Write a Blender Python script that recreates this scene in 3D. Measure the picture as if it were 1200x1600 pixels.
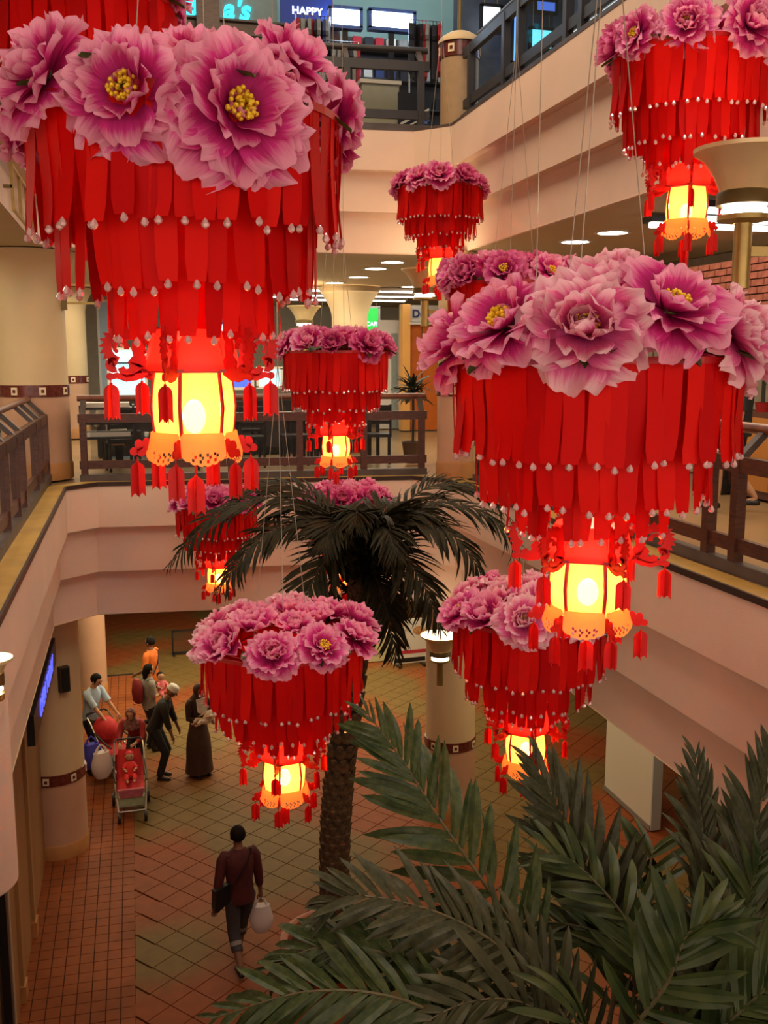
import bpy, math, random
from mathutils import Vector, Matrix
from math import pi, sin, cos, radians as rad
for o in list(bpy.data.objects): bpy.data.objects.remove(o)
SC = bpy.context.scene
COL = SC.collection
random.seed(7)

# ------------------------------------------------------------------ camera
FPX = 1550.0; EYE = 7.1
PITCH = math.atan(241 / FPX); YAW = math.atan(395 * cos(PITCH) / FPX)
cd = bpy.data.cameras.new('camera'); cam = bpy.data.objects.new('camera', cd); COL.objects.link(cam)
cd.sensor_fit = 'VERTICAL'; cd.sensor_height = 32.0; cd.lens = 32.0 * FPX / 1600.0
cd.clip_start = 0.05; cd.clip_end = 200
cam.location = (0, 0, EYE); cam.rotation_euler = (pi / 2 - PITCH, 0, -YAW)
SC.camera = cam
CR = Vector((cos(YAW), -sin(YAW), 0)); CF = Vector((sin(YAW), cos(YAW), 0))
CW = CF * cos(PITCH) + Vector((0, 0, -sin(PITCH))); CU = CF * sin(PITCH) + Vector((0, 0, cos(PITCH)))
def at(x, y, d):
    """world point seen at pixel (x, y) of the 1200x1600 photograph, d metres along the view axis"""
    return Vector((0, 0, EYE)) + (CW + CR * ((x - 600) / FPX) - CU * ((y - 800) / FPX)) * d
def _ray(x, y): return CW + CR * ((x - 600) / FPX) - CU * ((y - 800) / FPX)
def on_z(x, y, z): r = _ray(x, y); return Vector((0, 0, EYE)) + r * ((z - EYE) / r.z)
def on_x(x, y, X): r = _ray(x, y); return Vector((0, 0, EYE)) + r * (X / r.x)
def on_y(x, y, Y): r = _ray(x, y); return Vector((0, 0, EYE)) + r * (Y / r.y)

# ------------------------------------------------------------------ world, lights, exposure
w = bpy.data.worlds.new('world'); SC.world = w; w.use_nodes = True
bg = w.node_tree.nodes['Background']; bg.inputs[0].default_value = (1.0, 0.80, 0.66, 1); bg.inputs[1].default_value = 1.45
vs = SC.view_settings; vs.view_transform = 'Standard'; vs.look = 'None'; vs.gamma = 1; vs.use_curve_mapping = False; vs.exposure = 0.8
def area(name, loc, sx, sy, watt, col, rot=(0, 0, 0)):
    l = bpy.data.lights.new(name, 'AREA'); l.shape = 'RECTANGLE'; l.size = sx; l.size_y = sy; l.energy = watt; l.color = col
    o = bpy.data.objects.new(name, l); COL.objects.link(o); o.location = loc; o.rotation_euler = rot
    return o
def point(name, loc, watt, col, r=0.06, parent=None):
    l = bpy.data.lights.new(name, 'POINT'); l.energy = watt; l.color = col; l.shadow_soft_size = r
    o = bpy.data.objects.new(name, l); COL.objects.link(o); o.location = loc
    if parent: o.parent = parent
    return o
area('atrium_light', (1.6, 4.0, 13.85), 3.5, 5.0, 190, (1.0, 0.86, 0.72))
area('atrium_light', (1.6, 10.5, 13.85), 3.5, 4.0, 170, (1.0, 0.74, 0.46))
area('middle_level_light', (1.5, 18.0, 8.4), 9.0, 6.0, 260, (1.0, 0.86, 0.62))
area('middle_level_light', (-4.0, 10.0, 8.4), 4.0, 8.0, 120, (1.0, 0.86, 0.62))
area('middle_level_light', (6.2, 8.0, 8.4), 2.4, 8.0, 90, (1.0, 0.74, 0.46))
area('upper_level_light', (2.0, 16.2, 13.7), 8.0, 3.0, 75, (0.85, 0.95, 1.0))
area('upper_level_light', (6.4, 8.0, 13.7), 3.0, 8.0, 50, (0.85, 0.92, 1.0))
area('ground_level_light', (2.5, 20.0, 3.5), 8.0, 6.0, 330, (1.0, 0.82, 0.50))
area('ground_level_light', (6.2, 12.0, 3.5), 2.0, 6.0, 45, (1.0, 0.72, 0.42))
area('ground_level_light', (-1.15, 15.4, 3.5), 0.7, 1.2, 14, (1.0, 0.6, 0.25))

# ------------------------------------------------------------------ materials
MATS = {}
def mat(name, c, rough=0.55, metal=0.0, var=0.0, scale=8.0, c2=None, bump=0.0, bscale=60.0, emit=None, es=0.0, transl=0.0, transp=0.0, coat=0.0, stretch=None, spec=None):
    if name in MATS: return MATS[name]
    m = bpy.data.materials.new(name); m.use_nodes = True; nt = m.node_tree; N = nt.nodes; L = nt.links
    b = N['Principled BSDF']; out = N['Material Output']
    b.inputs['Base Color'].default_value = (*c, 1); b.inputs['Roughness'].default_value = rough; b.inputs['Metallic'].default_value = metal
    if spec is not None: b.inputs['Specular IOR Level'].default_value = spec
    if coat: b.inputs['Coat Weight'].default_value = coat
    if var or c2 or bump:
        tc = N.new('ShaderNodeTexCoord'); mp = N.new('ShaderNodeMapping'); L.new(tc.outputs['Object'], mp.inputs[0])
        if stretch: mp.inputs['Scale'].default_value = stretch
    if var or c2:
        nz = N.new('ShaderNodeTexNoise'); nz.inputs['Scale'].default_value = scale; nz.inputs['Detail'].default_value = 4; L.new(mp.outputs[0], nz.inputs['Vector'])
        cr = N.new('ShaderNodeValToRGB'); L.new(nz.outputs['Fac'], cr.inputs[0])
        if c2: a, d = c, c2
        else: a = tuple(x * (1 - var) for x in c); d = tuple(min(1, x * (1 + var)) for x in c)
        cr.color_ramp.elements[0].color = (*a, 1); cr.color_ramp.elements[1].color = (*d, 1)
        cr.color_ramp.elements[0].position = 0.35; cr.color_ramp.elements[1].position = 0.65
        L.new(cr.outputs[0], b.inputs['Base Color'])
    if bump:
        n2 = N.new('ShaderNodeTexNoise'); n2.inputs['Scale'].default_value = bscale; L.new(mp.outputs[0], n2.inputs['Vector'])
        bp = N.new('ShaderNodeBump'); bp.inputs['Strength'].default_value = bump; bp.inputs['Distance'].default_value = 0.01
        L.new(n2.outputs['Fac'], bp.inputs['Height']); L.new(bp.outputs[0], b.inputs['Normal'])
    if emit: b.inputs['Emission Color'].default_value = (*emit, 1); b.inputs['Emission Strength'].default_value = es
    sh = b.outputs[0]
    if transl:
        t = N.new('ShaderNodeBsdfTranslucent'); t.inputs[0].default_value = (*c, 1)
        mx = N.new('ShaderNodeMixShader'); mx.inputs[0].default_value = transl; L.new(sh, mx.inputs[1]); L.new(t.outputs[0], mx.inputs[2]); sh = mx.outputs[0]
    if transp:
        t = N.new('ShaderNodeBsdfTransparent')
        mx = N.new('ShaderNodeMixShader'); mx.inputs[0].default_value = transp; L.new(sh, mx.inputs[1]); L.new(t.outputs[0], mx.inputs[2]); sh = mx.outputs[0]
    L.new(sh, out.inputs[0])
    MATS[name] = m; return m

PAINT = mat('wall_paint', (0.72, 0.545, 0.435), 0.75, var=0.03, scale=1.5, bump=0.12, bscale=90)
LEDGE = mat('ledge_paint', (0.46, 0.27, 0.055), 0.5, var=0.15, scale=3)
EDGE = mat('edge_strip', (0.035, 0.016, 0.01), 0.45)
WOOD = mat('rail_wood', (0.055, 0.018, 0.013), 0.38, c2=(0.10, 0.034, 0.02), scale=4, stretch=(3, 3, 14))
WOODR = mat('handrail_wood', (0.13, 0.04, 0.025), 0.3, c2=(0.22, 0.08, 0.045), scale=5)
GREYW = mat('rail_grey', (0.075, 0.055, 0.05), 0.45, var=0.2, scale=5)
COLM = mat('column_paint', (0.62, 0.47, 0.27), 0.6, var=0.04, scale=2, bump=0.08)
COLP = mat('column_dado', (0.52, 0.30, 0.19), 0.6, var=0.05, scale=2, bump=0.08)
COLB = mat('column_base', (0.42, 0.19, 0.06), 0.5, var=0.1, scale=3)
BAND = mat('band_marble', (0.08, 0.012, 0.008), 0.25, c2=(0.15, 0.03, 0.02), scale=18)
EMBL = mat('emblem_cream', (0.75, 0.62, 0.42), 0.5)
CEIL = mat('ceiling_paint', (0.55, 0.44, 0.28), 0.8, var=0.03, scale=1)
BRASS = mat('brass', (0.42, 0.30, 0.10), 0.35, metal=0.7, var=0.1, scale=12)
BRASSD = mat('dark_brass', (0.16, 0.11, 0.035), 0.4, metal=0.5)
WHITE = mat('white_paint', (0.72, 0.68, 0.6), 0.6)
BLACK = mat('black', (0.012, 0.011, 0.011), 0.4)
GLASS = mat('clear_glass', (0.03, 0.035, 0.035), 0.03, transp=0.85)
BRICK = mat('red_brick', (0.20, 0.05, 0.03), 0.7, c2=(0.32, 0.09, 0.055), scale=9)
TERRA = mat('terracotta', (0.32, 0.075, 0.03), 0.45, var=0.15, scale=6)

# ------------------------------------------------------------------ mesh builder
class MB:
    def __init__(s): s.v = []; s.f = []; s.m = []; s.uv = {}
    def add(s, vs, fs, mi=0):
        k = len(s.v); s.v += [tuple(x) for x in vs]; s.f += [tuple(i + k for i in f) for f in fs]; s.m += [mi] * len(fs); return k
    def box(s, c, d, rz=0, mi=0, M=None):
        c = Vector(c); x, y, z = d[0] / 2, d[1] / 2, d[2] / 2
        R = Matrix.Rotation(rz, 3, 'Z') if M is None else M
        vs = [c + R @ Vector((a * x, b * y, e * z)) for a in (-1, 1) for b in (-1, 1) for e in (-1, 1)]
        s.add(vs, [(0, 1, 3, 2), (4, 6, 7, 5), (0, 4, 5, 1), (2, 3, 7, 6), (0, 2, 6, 4), (1, 5, 7, 3)], mi); return s
    def bar(s, a, b, wx, wz, mi=0, up=(0, 0, 1)):
        a = Vector(a); b = Vector(b); t = (b - a); ln = t.length; t.normalize(); u = Vector(up)
        if abs(t.dot(u)) > 0.98: u = Vector((1, 0, 0))
        x = t.cross(u).normalized(); z = x.cross(t).normalized()
        M = Matrix((x, t, z)).transposed()
        return s.box((a + b) / 2, (wx, ln, wz), M=M, mi=mi)
    def tube(s, pts, r, n=8, mi=0, cap=True, flat=1.0):
        pts = [Vector(p) for p in pts]; k = len(pts)
        if not hasattr(r, '__len__'): r = [r] * k
        t0 = (pts[1] - pts[0]).normalized(); u = Vector((0, 0, 1)) if abs(t0.z) < 0.9 else Vector((1, 0, 0))
        x = t0.cross(u).normalized(); vs = []
        for i in range(k):
            t = (pts[min(i + 1, k - 1)] - pts[max(i - 1, 0)]).normalized()
            x = (x - t * x.dot(t)).normalized(); y = t.cross(x)
            for j in range(n):
                a = 2 * pi * j / n; vs.append(pts[i] + x * (cos(a) * r[i]) + y * (sin(a) * r[i] * flat))
        fs = [(i * n + j, i * n + (j + 1) % n, (i + 1) * n + (j + 1) % n, (i + 1) * n + j) for i in range(k - 1) for j in range(n)]
        if cap: fs += [tuple(range(n - 1, -1, -1)), tuple((k - 1) * n + j for j in range(n))]
        s.add(vs, fs, mi); return s
    def lathe(s, prof, c=(0, 0, 0), n=16, mi=0, a0=0.0, a1=2 * pi, sx=1, sy=1, phase=0.0):
        c = Vector(c); full = abs(a1 - a0 - 2 * pi) < 1e-6; k = n if full else n + 1; vs = []
        for (r, z) in prof:
            for j in range(k):
                a = phase + a0 + (a1 - a0) * j / n; vs.append(c + Vector((cos(a) * r * sx, sin(a) * r * sy, z)))
        fs = []
        for i in range(len(prof) - 1):
            for j in range(n):
                j2 = (j + 1) % k; fs.append((i * k + j, i * k + j2, (i + 1) * k + j2, (i + 1) * k + j))
        s.add(vs, fs, mi); return s
    def prism(s, outline, h, M=None, mi=0):
        """outline in local x,z plane (list of (x,z)), thickness h along y"""
        M = M or Matrix.Identity(4); n = len(outline)
        vs = [M @ Vector((x, -h / 2, z)) for x, z in outline] + [M @ Vector((x, h / 2, z)) for x, z in outline]
        fs = [tuple(range(n)), tuple(range(2 * n - 1, n - 1, -1))] + [(i, i + n, (i + 1) % n + n, (i + 1) % n) for i in range(n)]
        s.add(vs, fs, mi); return s
    def ball(s, c, r, n=10, mi=0):
        c = Vector(c)
        if not hasattr(r, '__len__'): r = (r, r, r)
        k = max(4, n // 2 + 1); vs = []
        for i in range(k + 1):
            p = pi * i / k
            for j in range(n):
                a = 2 * pi * j / n; vs.append(c + Vector((sin(p) * cos(a) * r[0], sin(p) * sin(a) * r[1], cos(p) * r[2])))
        s.add(vs, [(i * n + j, (i + 1) * n + j, (i + 1) * n + (j + 1) % n, i * n + (j + 1) % n) for i in range(k) for j in range(n)], mi); return s
    def join(s, o, M, mi=None):
        k = len(s.v); s.v += [tuple(M @ Vector(p)) for p in o.v]; s.f += [tuple(i + k for i in f) for f in o.f]
        s.m += o.m if mi is None else [mi] * len(o.f)
        for a, b in o.uv.items(): s.uv[a + k] = b
        return s
    def mesh(s, name, mats, smooth=True, angle=40):
        me = bpy.data.meshes.new(name); me.from_pydata(s.v, [], s.f)
        if not isinstance(mats, (list, tuple)): mats = [mats]
        for m in mats: me.materials.append(m)
        if len(mats) > 1: me.polygons.foreach_set('material_index', s.m)
        if s.uv:
            uvl = me.uv_layers.new(name='UVMap'); li = [0] * len(me.loops); me.loops.foreach_get('vertex_index', li)
            fl = []
            for i in li: fl += s.uv.get(i, (0, 0))
            uvl.data.foreach_set('uv', fl)
        me.validate()
        if smooth:
            me.polygons.foreach_set('use_smooth', [True] * len(me.polygons))
            try: me.set_sharp_from_angle(angle=rad(angle))
            except Exception: pass
        me.update(); return me
    def build(s, name, mats, parent=None, smooth=True, angle=40, **kw):
        return link(s.mesh(name, mats, smooth, angle), name, parent, **kw)
def link(me, name, parent=None, M=None, loc=None, rz=0, label=None, cat=None, group=None, kind=None):
    o = bpy.data.objects.new(name, me); COL.objects.link(o)
    if parent: o.parent = parent
    if M is not None: o.matrix_basis = M
    elif loc is not None: o.location = loc; o.rotation_euler = (0, 0, rz)
    tag(o, label, cat, group, kind); return o
def tag(o, label=None, cat=None, group=None, kind=None):
    if label: o['label'] = label
    if cat: o['category'] = cat
    if group: o['group'] = group
    if kind: o['kind'] = kind
    return o
def thing(name, label, cat, loc=(0, 0, 0), rz=0, group=None):
    o = bpy.data.objects.new(name, None); COL.objects.link(o); o.empty_display_size = 0.1
    o.location = loc; o.rotation_euler = (0, 0, rz); return tag(o, label, cat, group)
def T(x, y, z): return Matrix.Translation((x, y, z))
def RX(a): return Matrix.Rotation(a, 4, 'X')
def RY(a): return Matrix.Rotation(a, 4, 'Y')
def RZ(a): return Matrix.Rotation(a, 4, 'Z')
def S(x, y=None, z=None):
    if y is None: y = z = x
    return Matrix.Diagonal((x, y, z, 1))
# ------------------------------------------------------------------ the building: slabs, fascias, walls
FM, FU = 5.46, 10.09          # middle and upper floor levels
CG, CM, CT = 3.6, 8.5, 14.0   # ceilings: ground, middle, top
PL = [Vector(p) for p in [(-.88, -2), (-.88, 13.25), (-.50, 13.6), (3.75, 13.27), (4.14, 12.85), (4.14, -2)]]
def offs(P, d):
    out = []
    nrm = []
    for i in range(len(P) - 1):
        t = (P[i + 1] - P[i]).normalized(); nrm.append(Vector((-t.y, t.x)))
    for i, p in enumerate(P):
        if i == 0: n = nrm[0]; k = 1
        elif i == len(P) - 1: n = nrm[-1]; k = 1
        else:
            n = (nrm[i - 1] + nrm[i]).normalized(); k = 1 / n.dot(nrm[i])
        out.append(p + n * (d * k))
    return out
def fascia(levels, base):
    """levels: [(z, offset)...] top to bottom"""
    rings = [[(q.x, q.y, z) for q in offs(PL, o)] for z, o in levels]
    for nm, (i0, i1) in (('wall_left', (0, 1)), ('wall_back', (1, 4)), ('wall_right', (4, 5))):
        mb = MB()
        for r in range(len(rings) - 1):
            for i in range(i0, i1):
                mb.add([rings[r][i], rings[r][i + 1], rings[r + 1][i + 1], rings[r + 1][i]], [(3, 2, 1, 0)])
        mb.build(nm, PAINT, smooth=False, kind='structure')
def stepz(zs, st):
    out = []
    for i in range(len(zs) - 1):
        out += [(zs[i], i * st), (zs[i + 1], i * st)]
    return out + [(zs[-1], 9 * st)] if False else out
fascia(stepz([FM - 0.03, 4.86, 4.23, CG], 0.12), 0)
fascia(stepz([FU, 9.56, 9.04, CM], 0.12), 0)
def region(P, z, name, m, flip=False):
    a = [(q.x, q.y) for q in P]; X0, X1, Y1 = -9.0, 12.0, 34.0
    polys = [[(X0, a[0][1]), a[0], a[1], (X0, a[1][1])], [(X0, a[1][1]), a[1], a[2], (a[2][0], Y1), (X0, Y1)],
             [a[2], a[3], (a[3][0], Y1), (a[2][0], Y1)], [a[3], a[4], (X1, a[4][1]), (X1, Y1), (a[3][0], Y1)], [a[5], (X1, a[5][1]), (X1, a[4][1]), a[4]]]
    mb = MB()
    for p in polys:
        vs = [(x, y, z) for x, y in p]; f = tuple(range(len(vs)))
        mb.add(vs, [f[::-1] if flip else f])
    return mb.build(name, m, smooth=False, kind='structure')
FLM = mat('upper_floor_tile', (0.30, 0.19, 0.09), 0.3, var=0.12, scale=1.3)
region(offs(PL, 0.0), FM - 0.03, 'floor', FLM)
region(offs(PL, 0.0), FU - 0.005, 'floor', FLM)
region(offs(PL, 0.23), CG + 0.01, 'ceiling', CEIL, True)
region(offs(PL, 0.23), CM + 0.01, 'ceiling', CEIL, True)
MB().add([(-9, -2, CT), (12, -2, CT), (12, 34, CT), (-9, 34, CT)], [(3, 2, 1, 0)])
mb = MB(); mb.add([(-9, -2, CT), (12, -2, CT), (12, 34, CT), (-9, 34, CT)], [(3, 2, 1, 0)]); mb.build('ceiling', CEIL, smooth=False, kind='structure')
mb = MB(); mb.add([(-9, -2, 0), (-9, 34, 0), (-9, 34, CT), (-9, -2, CT)], [(0, 1, 2, 3)]); mb.build('wall_left', PAINT, smooth=False, kind='structure')
mb = MB(); mb.add([(12, -2, 0), (12, 34, 0), (12, 34, CT), (12, -2, CT)], [(3, 2, 1, 0)]); mb.build('wall_right', PAINT, smooth=False, kind='structure')
mb = MB(); mb.add([(-9, 34, 0), (12, 34, 0), (12, 34, CT), (-9, 34, CT)], [(0, 1, 2, 3)]); mb.build('wall_back', PAINT, smooth=False, kind='structure')
b = MB(); b.box((1.5, -3.6, FM - .25), (21, 6.2, .44)); b.build('floor', FLM, smooth=False, kind='structure')  # slab under the camera, added to block world light from below
b = MB(); b.box((1.5, -2.1, (FM - .5) / 2), (21, .2, FM - .5)); b.build('wall_front', PAINT, smooth=False, kind='structure')  # unseen wall behind the camera, added to keep world light off the ground floor
b = MB(); b.box((1.5, -2.1, (FU + CT) / 2 - .8), (21, .2, CT - FU + 1.6)); b.build('wall_front', PAINT, smooth=False, kind='structure')  # unseen upper wall, added so world light enters only at the middle level
# gold ledge and dark nosing round the opening of the middle and upper floor
def strip(o0, o1, z0, z1, m, name='trim_1'):
    a, b = offs(PL, o0), offs(PL, o1); mb = MB()
    for i in range(len(PL) - 1):
        q = [a[i], a[i + 1], b[i + 1], b[i]]
        vs = [(p.x, p.y, z0) for p in q] + [(p.x, p.y, z1) for p in q]
        mb.add(vs, [(0, 3, 2, 1), (4, 5, 6, 7), (0, 1, 5, 4), (1, 2, 6, 5), (2, 3, 7, 6), (3, 0, 4, 7)])
    mb.build(name, m, smooth=False, kind='structure')
strip(0.0, 0.24, FM - 0.03, FM, LEDGE)
strip(-0.012, 0.012, FM - 0.045, FM + 0.008, EDGE, 'trim_2')
strip(-0.005, 0.2, FU - 0.02, FU + 0.012, GREYW, 'trim_3')

# ------------------------------------------------------------------ ground floor: real tiles
mb = MB(); mb.add([(-9, -2, -0.012), (12, -2, -0.012), (12, 34, -0.012), (-9, 34, -0.012)], [(0, 1, 2, 3)])
GROUT = mat('grout', (0.015, 0.007, 0.004), 0.9)
floor = mb.build('floor', GROUT, smooth=False, kind='structure')
def tile_mat(name, c1, c2, sc, spec=0.12):
    m = bpy.data.materials.new(name); m.use_nodes = True; N = m.node_tree.nodes; L = m.node_tree.links; b = N['Principled BSDF']
    g = N.new('ShaderNodeNewGeometry'); nz = N.new('ShaderNodeTexNoise'); nz.inputs['Scale'].default_value = sc; nz.inputs['Detail'].default_value = 0.6
    L.new(g.outputs['Position'], nz.inputs['Vector']); cr = N.new('ShaderNodeValToRGB'); L.new(nz.outputs['Fac'], cr.inputs[0])
    cr.color_ramp.elements[0].position = 0.44; cr.color_ramp.elements[1].position = 0.56
    cr.color_ramp.elements[0].color = (*c1, 1); cr.color_ramp.elements[1].color = (*c2, 1)
    n2 = N.new('ShaderNodeTexNoise'); n2.inputs['Scale'].default_value = 6; L.new(g.outputs['Position'], n2.inputs['Vector'])
    hs = N.new('ShaderNodeMix'); hs.data_type = 'RGBA'; hs.blend_type = 'MULTIPLY'; hs.inputs[0].default_value = 0.35
    L.new(cr.outputs[0], hs.inputs[6]); L.new(n2.outputs['Fac'], hs.inputs[7]); L.new(hs.outputs[2], b.inputs['Base Color'])
    b.inputs['Roughness'].default_value = 0.55; b.inputs['Specular IOR Level'].default_value = spec
    return m
TILE = tile_mat('floor_tile', (0.27, 0.070, 0.022), (0.185, 0.115, 0.038), 0.42)
TILES = tile_mat('strip_tile', (0.30, 0.085, 0.026), (0.23, 0.062, 0.018), 0.9)
def tile_mesh(sx, sy, m, name, rz=0):
    b = MB(); x, y, c = sx / 2, sy / 2, 0.004
    vs = [Vector((a * x, e * y, -0.012)) for a, e in ((-1, -1), (1, -1), (1, 1), (-1, 1))] + [Vector((a * (x - c), e * (y - c), 0)) for a, e in ((-1, -1), (1, -1), (1, 1), (-1, 1))]
    R = Matrix.Rotation(rz, 3, 'Z'); b.add([R @ v for v in vs], [(4, 5, 6, 7), (0, 1, 5, 4), (1, 2, 6, 5), (2, 3, 7, 6), (3, 0, 4, 7)])
    return b, b.mesh(name, m, smooth=False)
TS = 0.345; AR = rad(40)
tb, tm = tile_mesh(TS - 0.006, TS - 0.006, TILE, 'tile', AR)
ex, ey = Vector((cos(AR), sin(AR))), Vector((-sin(AR), cos(AR)))
cand = []
for i in range(-90, 90):
    for j in range(-90, 90):
        p = ex * (i * TS) + ey * (j * TS) + Vector((3, 12))
        if -0.42 < p.x < 11.8 and 5.0 < p.y < 33.5:
            cand.append((p.length, p))
        elif -4.5 < p.x <= -.42 and 22.0 < p.y < 33.5: cand.append((p.length, p))
cand.sort(key=lambda q: q[0] if q[1].y > 9.3 and -.1 < q[1].x < 4.6 else 99 + q[0])
for k, (d, p) in enumerate(cand[:296]): link(tm, 'tile', floor, loc=(p.x, p.y, 0.012))
rest = MB()
for d, p in cand[296:]: rest.join(tb, T(p.x, p.y, 0.0))
# trimmed half tiles against the joint line are simply cut by the strip
rest.build('tile', TILE, floor, smooth=False, kind='stuff')
sb, sm = tile_mesh(0.155, 0.185, TILES, 'tile')
base = MB(); base.box((-0.85, 13.5, -0.006), (1.26, 18, 0.014)); strip_floor = base.build('floor', GROUT, smooth=False, kind='structure')
rest = MB(); k = 0
cells = [(-0.30 - 0.16 * i, 9.9 + 0.19 * j) for j in range(0, 66) for i in range(8)]
for x, y in cells:
    if x < -1.5: continue
    if y < 17.2 and x > -1.4 and k < 296: link(sm, 'tile', strip_floor, loc=(x, y, 0.014)); k += 1
    else: rest.join(sb, T(x, y, 0.014))
for j in range(14):
    for i in range(8): rest.join(sb, T(-0.30 - 0.16 * i, 9.71 - 0.19 * j, 0.014))
rest.build('tile', TILES, strip_floor, smooth=False, kind='stuff')

# ------------------------------------------------------------------ columns
def column(x, y, z0, z1, r, name, label, cap=None, band=1.12, face=-90, dado=True, base=True):
    t = thing(name, label, 'column', (x, y, z0))
    h = z1 - z0
    prof = [(r, band + 0.16), (r, h - (cap[1] if cap else 0))]
    if cap:
        rr, ch = cap
        for i in range(1, 7): q = i / 6; prof.append((r + (rr - r) * q ** 1.8, h - ch + ch * 0.9 * q))
        prof += [(rr, h - 0.005)]
    MB().lathe(prof, n=40).build('shaft', COLM, t)
    MB().lathe([(r + .004, 0.22), (r + .004, band)], n=40).build('dado', COLP, t)
    MB().lathe([(r + .004, band), (r + .014, band + .004), (r + .014, band + .156), (r + .004, band + .16), (r, band + .16)], n=40).build('band', BAND, t)
    if base: MB().lathe([(r + .02, 0), (r + .02, .2), (r + .004, .23)], n=40).build('base', COLB, t)
    k = max(4, int(2 * pi * r / 0.34)); 
    e = MB().box((0, 0, 0), (0.014, 0.085, 0.1)); e.box((0.006, 0, 0), (0.008, 0.04, 0.045), mi=1); em = e.mesh('emblem', [EMBL, BAND], smooth=False)
    for i in range(k):
        a = rad(face) + 2 * pi * i / k; link(em, 'emblem', t, M=RZ(a) @ T(r + .018, 0, band + .08))
    return t
column(-1.3, 14.38, 0, CG, .42, 'column', 'thick brown-lit ground floor column at the left with a dark band and speaker on it', face=-50)
column(-1.3, 14.38, FM, CM, .45, 'column', 'thick cream column at the middle level left corner beside the railing', cap=(.62, .5), face=-72)
column(-1.1, 21.3, 0, CG, .34, 'column', 'yellow-lit ground floor column farther back on the left', band=2.6, face=-80)
column(-1.22, 21.6, FM, CM, .34, 'column', 'yellow column with a dark band behind the thick left column', face=-80, cap=(.5, .5))
column(4.62, 14.1, 0, CG, .385, 'column', 'round cream ground floor column with a bowl lamp behind the front palm', face=-96)
column(4.32, 13.1, FM, CM, .25, 'column', 'slim cream column at the right back corner of the middle level', face=-118)
column(4.3, 19.9, FM, CM, .36, 'column', 'yellow column with a flared top in the middle level food court', cap=(.62, .62), face=-100)
# upper corner stub with a domed cap and a thin pole
t = thing('column_stub', 'short beige corner pillar with domed cap and thin pole on the upper floor', 'pillar', (4.32, 13.1, FU))
MB().lathe([(.25, 0), (.25, .86)], n=36).build('shaft', mat('stub_paint', (0.36, 0.24, 0.13), 0.6, var=.06), t)
MB().lathe([(.262, .86), (.262, 1.05), (.25, 1.05)], n=36).build('band', BAND, t)
MB().lathe([(.285, 1.05), (.285, 1.08), (.25, 1.13), (.15, 1.19), (.03, 1.22), (0, 1.22)], n=36).build('cap', COLM, t)
MB().tube([(0, 0, 1.2), (0, 0, 3.9)], .028, 10).build('pole', BRASSD, t)
em = MB().box((0, 0, 0), (0.014, 0.085, 0.1)).box((0.006, 0, 0), (0.008, 0.04, 0.045), mi=1).mesh('emblem', [EMBL, BAND], smooth=False)
for i in range(6): link(em, 'emblem', t, M=RZ(rad(-132) + i * pi / 3) @ T(.268, 0, .955))

# ------------------------------------------------------------------ railings
def railing(a, b, z, posts, label, out, m=WOOD, mh=WOODR, glass=(), hand=1.1, ht=1.0):
    """a, b: plan end points; posts: distances along; out: unit vector pointing away from the opening"""
    a = Vector((*a, z)); b = Vector((*b, z)); d = (b - a); ln = d.length; u = d.normalized(); n = Vector((*out, 0))
    t = thing('railing', label, 'railing', a)
    P = lambda s, o, h: u * s + n * o + Vector((0, 0, h))
    MB().bar(P(0, 0, .045), P(ln, 0, .045), .11, .09).build('sill', GREYW, t, smooth=False)
    MB().bar(P(0, 0, .22), P(ln, 0, .22), .05, .11).build('bottom_rail', m, t, smooth=False)
    MB().bar(P(0, 0, .84 * ht), P(ln, 0, .84 * ht), .07, .12).build('top_rail', m, t, smooth=False)
    MB().tube([P(-.02, .2, hand), P(ln + .02, .2, hand)], .042, 12).build('handrail', mh, t)
    for s in posts:
        MB().bar(P(s, 0, .04), P(s, 0, .88 * ht), .085, .085, up=u).build('post', m, t, smooth=False)
        MB().bar(P(s, 0, .88 * ht), P(s, .2, hand - .02), .05, .07, up=u).build('bracket', GREYW, t, smooth=False)
    for s0, s1 in glass:
        MB().bar(P((s0 + s1) / 2, 0, .28), P((s0 + s1) / 2, 0, .78 * ht), s1 - s0, .01, up=n).build('glass_pane', GLASS, t, smooth=False)
    return t
# middle level
xs = [on_x(x, 690, -1.15).y for x in (3, 22, 35, 53, 66, 77)]
lp = [-2 + 2, 1.6, 3.2, 4.8, 6.3] ; ys0 = 1.0
railing((-1.15, ys0), (-1.15, 14.2), FM, [.1, 1.7, 1.95, 3.6, 3.85, 5.4, 5.65, 7.1, 7.35] + [y - ys0 for y in (9.45, 10.3, 10.9, 12.35, 13.0, 13.9)], 'dark wooden railing along the left ledge of the middle level', (-1, 0),
        glass=[(7.4, 8.4), (8.5, 9.25), (9.95, 11.3)])
railing((-.72, 13.82), (4.02, 13.50), FM, [.06, 1.0, 2.0, 2.95, 3.85, 4.68], 'dark wooden railing across the back of the middle level', (0.067, .998),
        glass=[(.15, .95), (1.1, 1.9), (2.1, 2.9), (3.0, 3.8), (3.9, 4.6)])
railing((4.46, 1.0), (4.46, 12.6), FM, [y - 1 for y in (1.1, 3.1, 3.4, 5.1, 5.4, 6.62, 7.0, 8.5, 8.85, 10.3, 10.65, 12.5)], 'dark wooden railing along the right ledge of the middle level', (1, 0))
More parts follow.
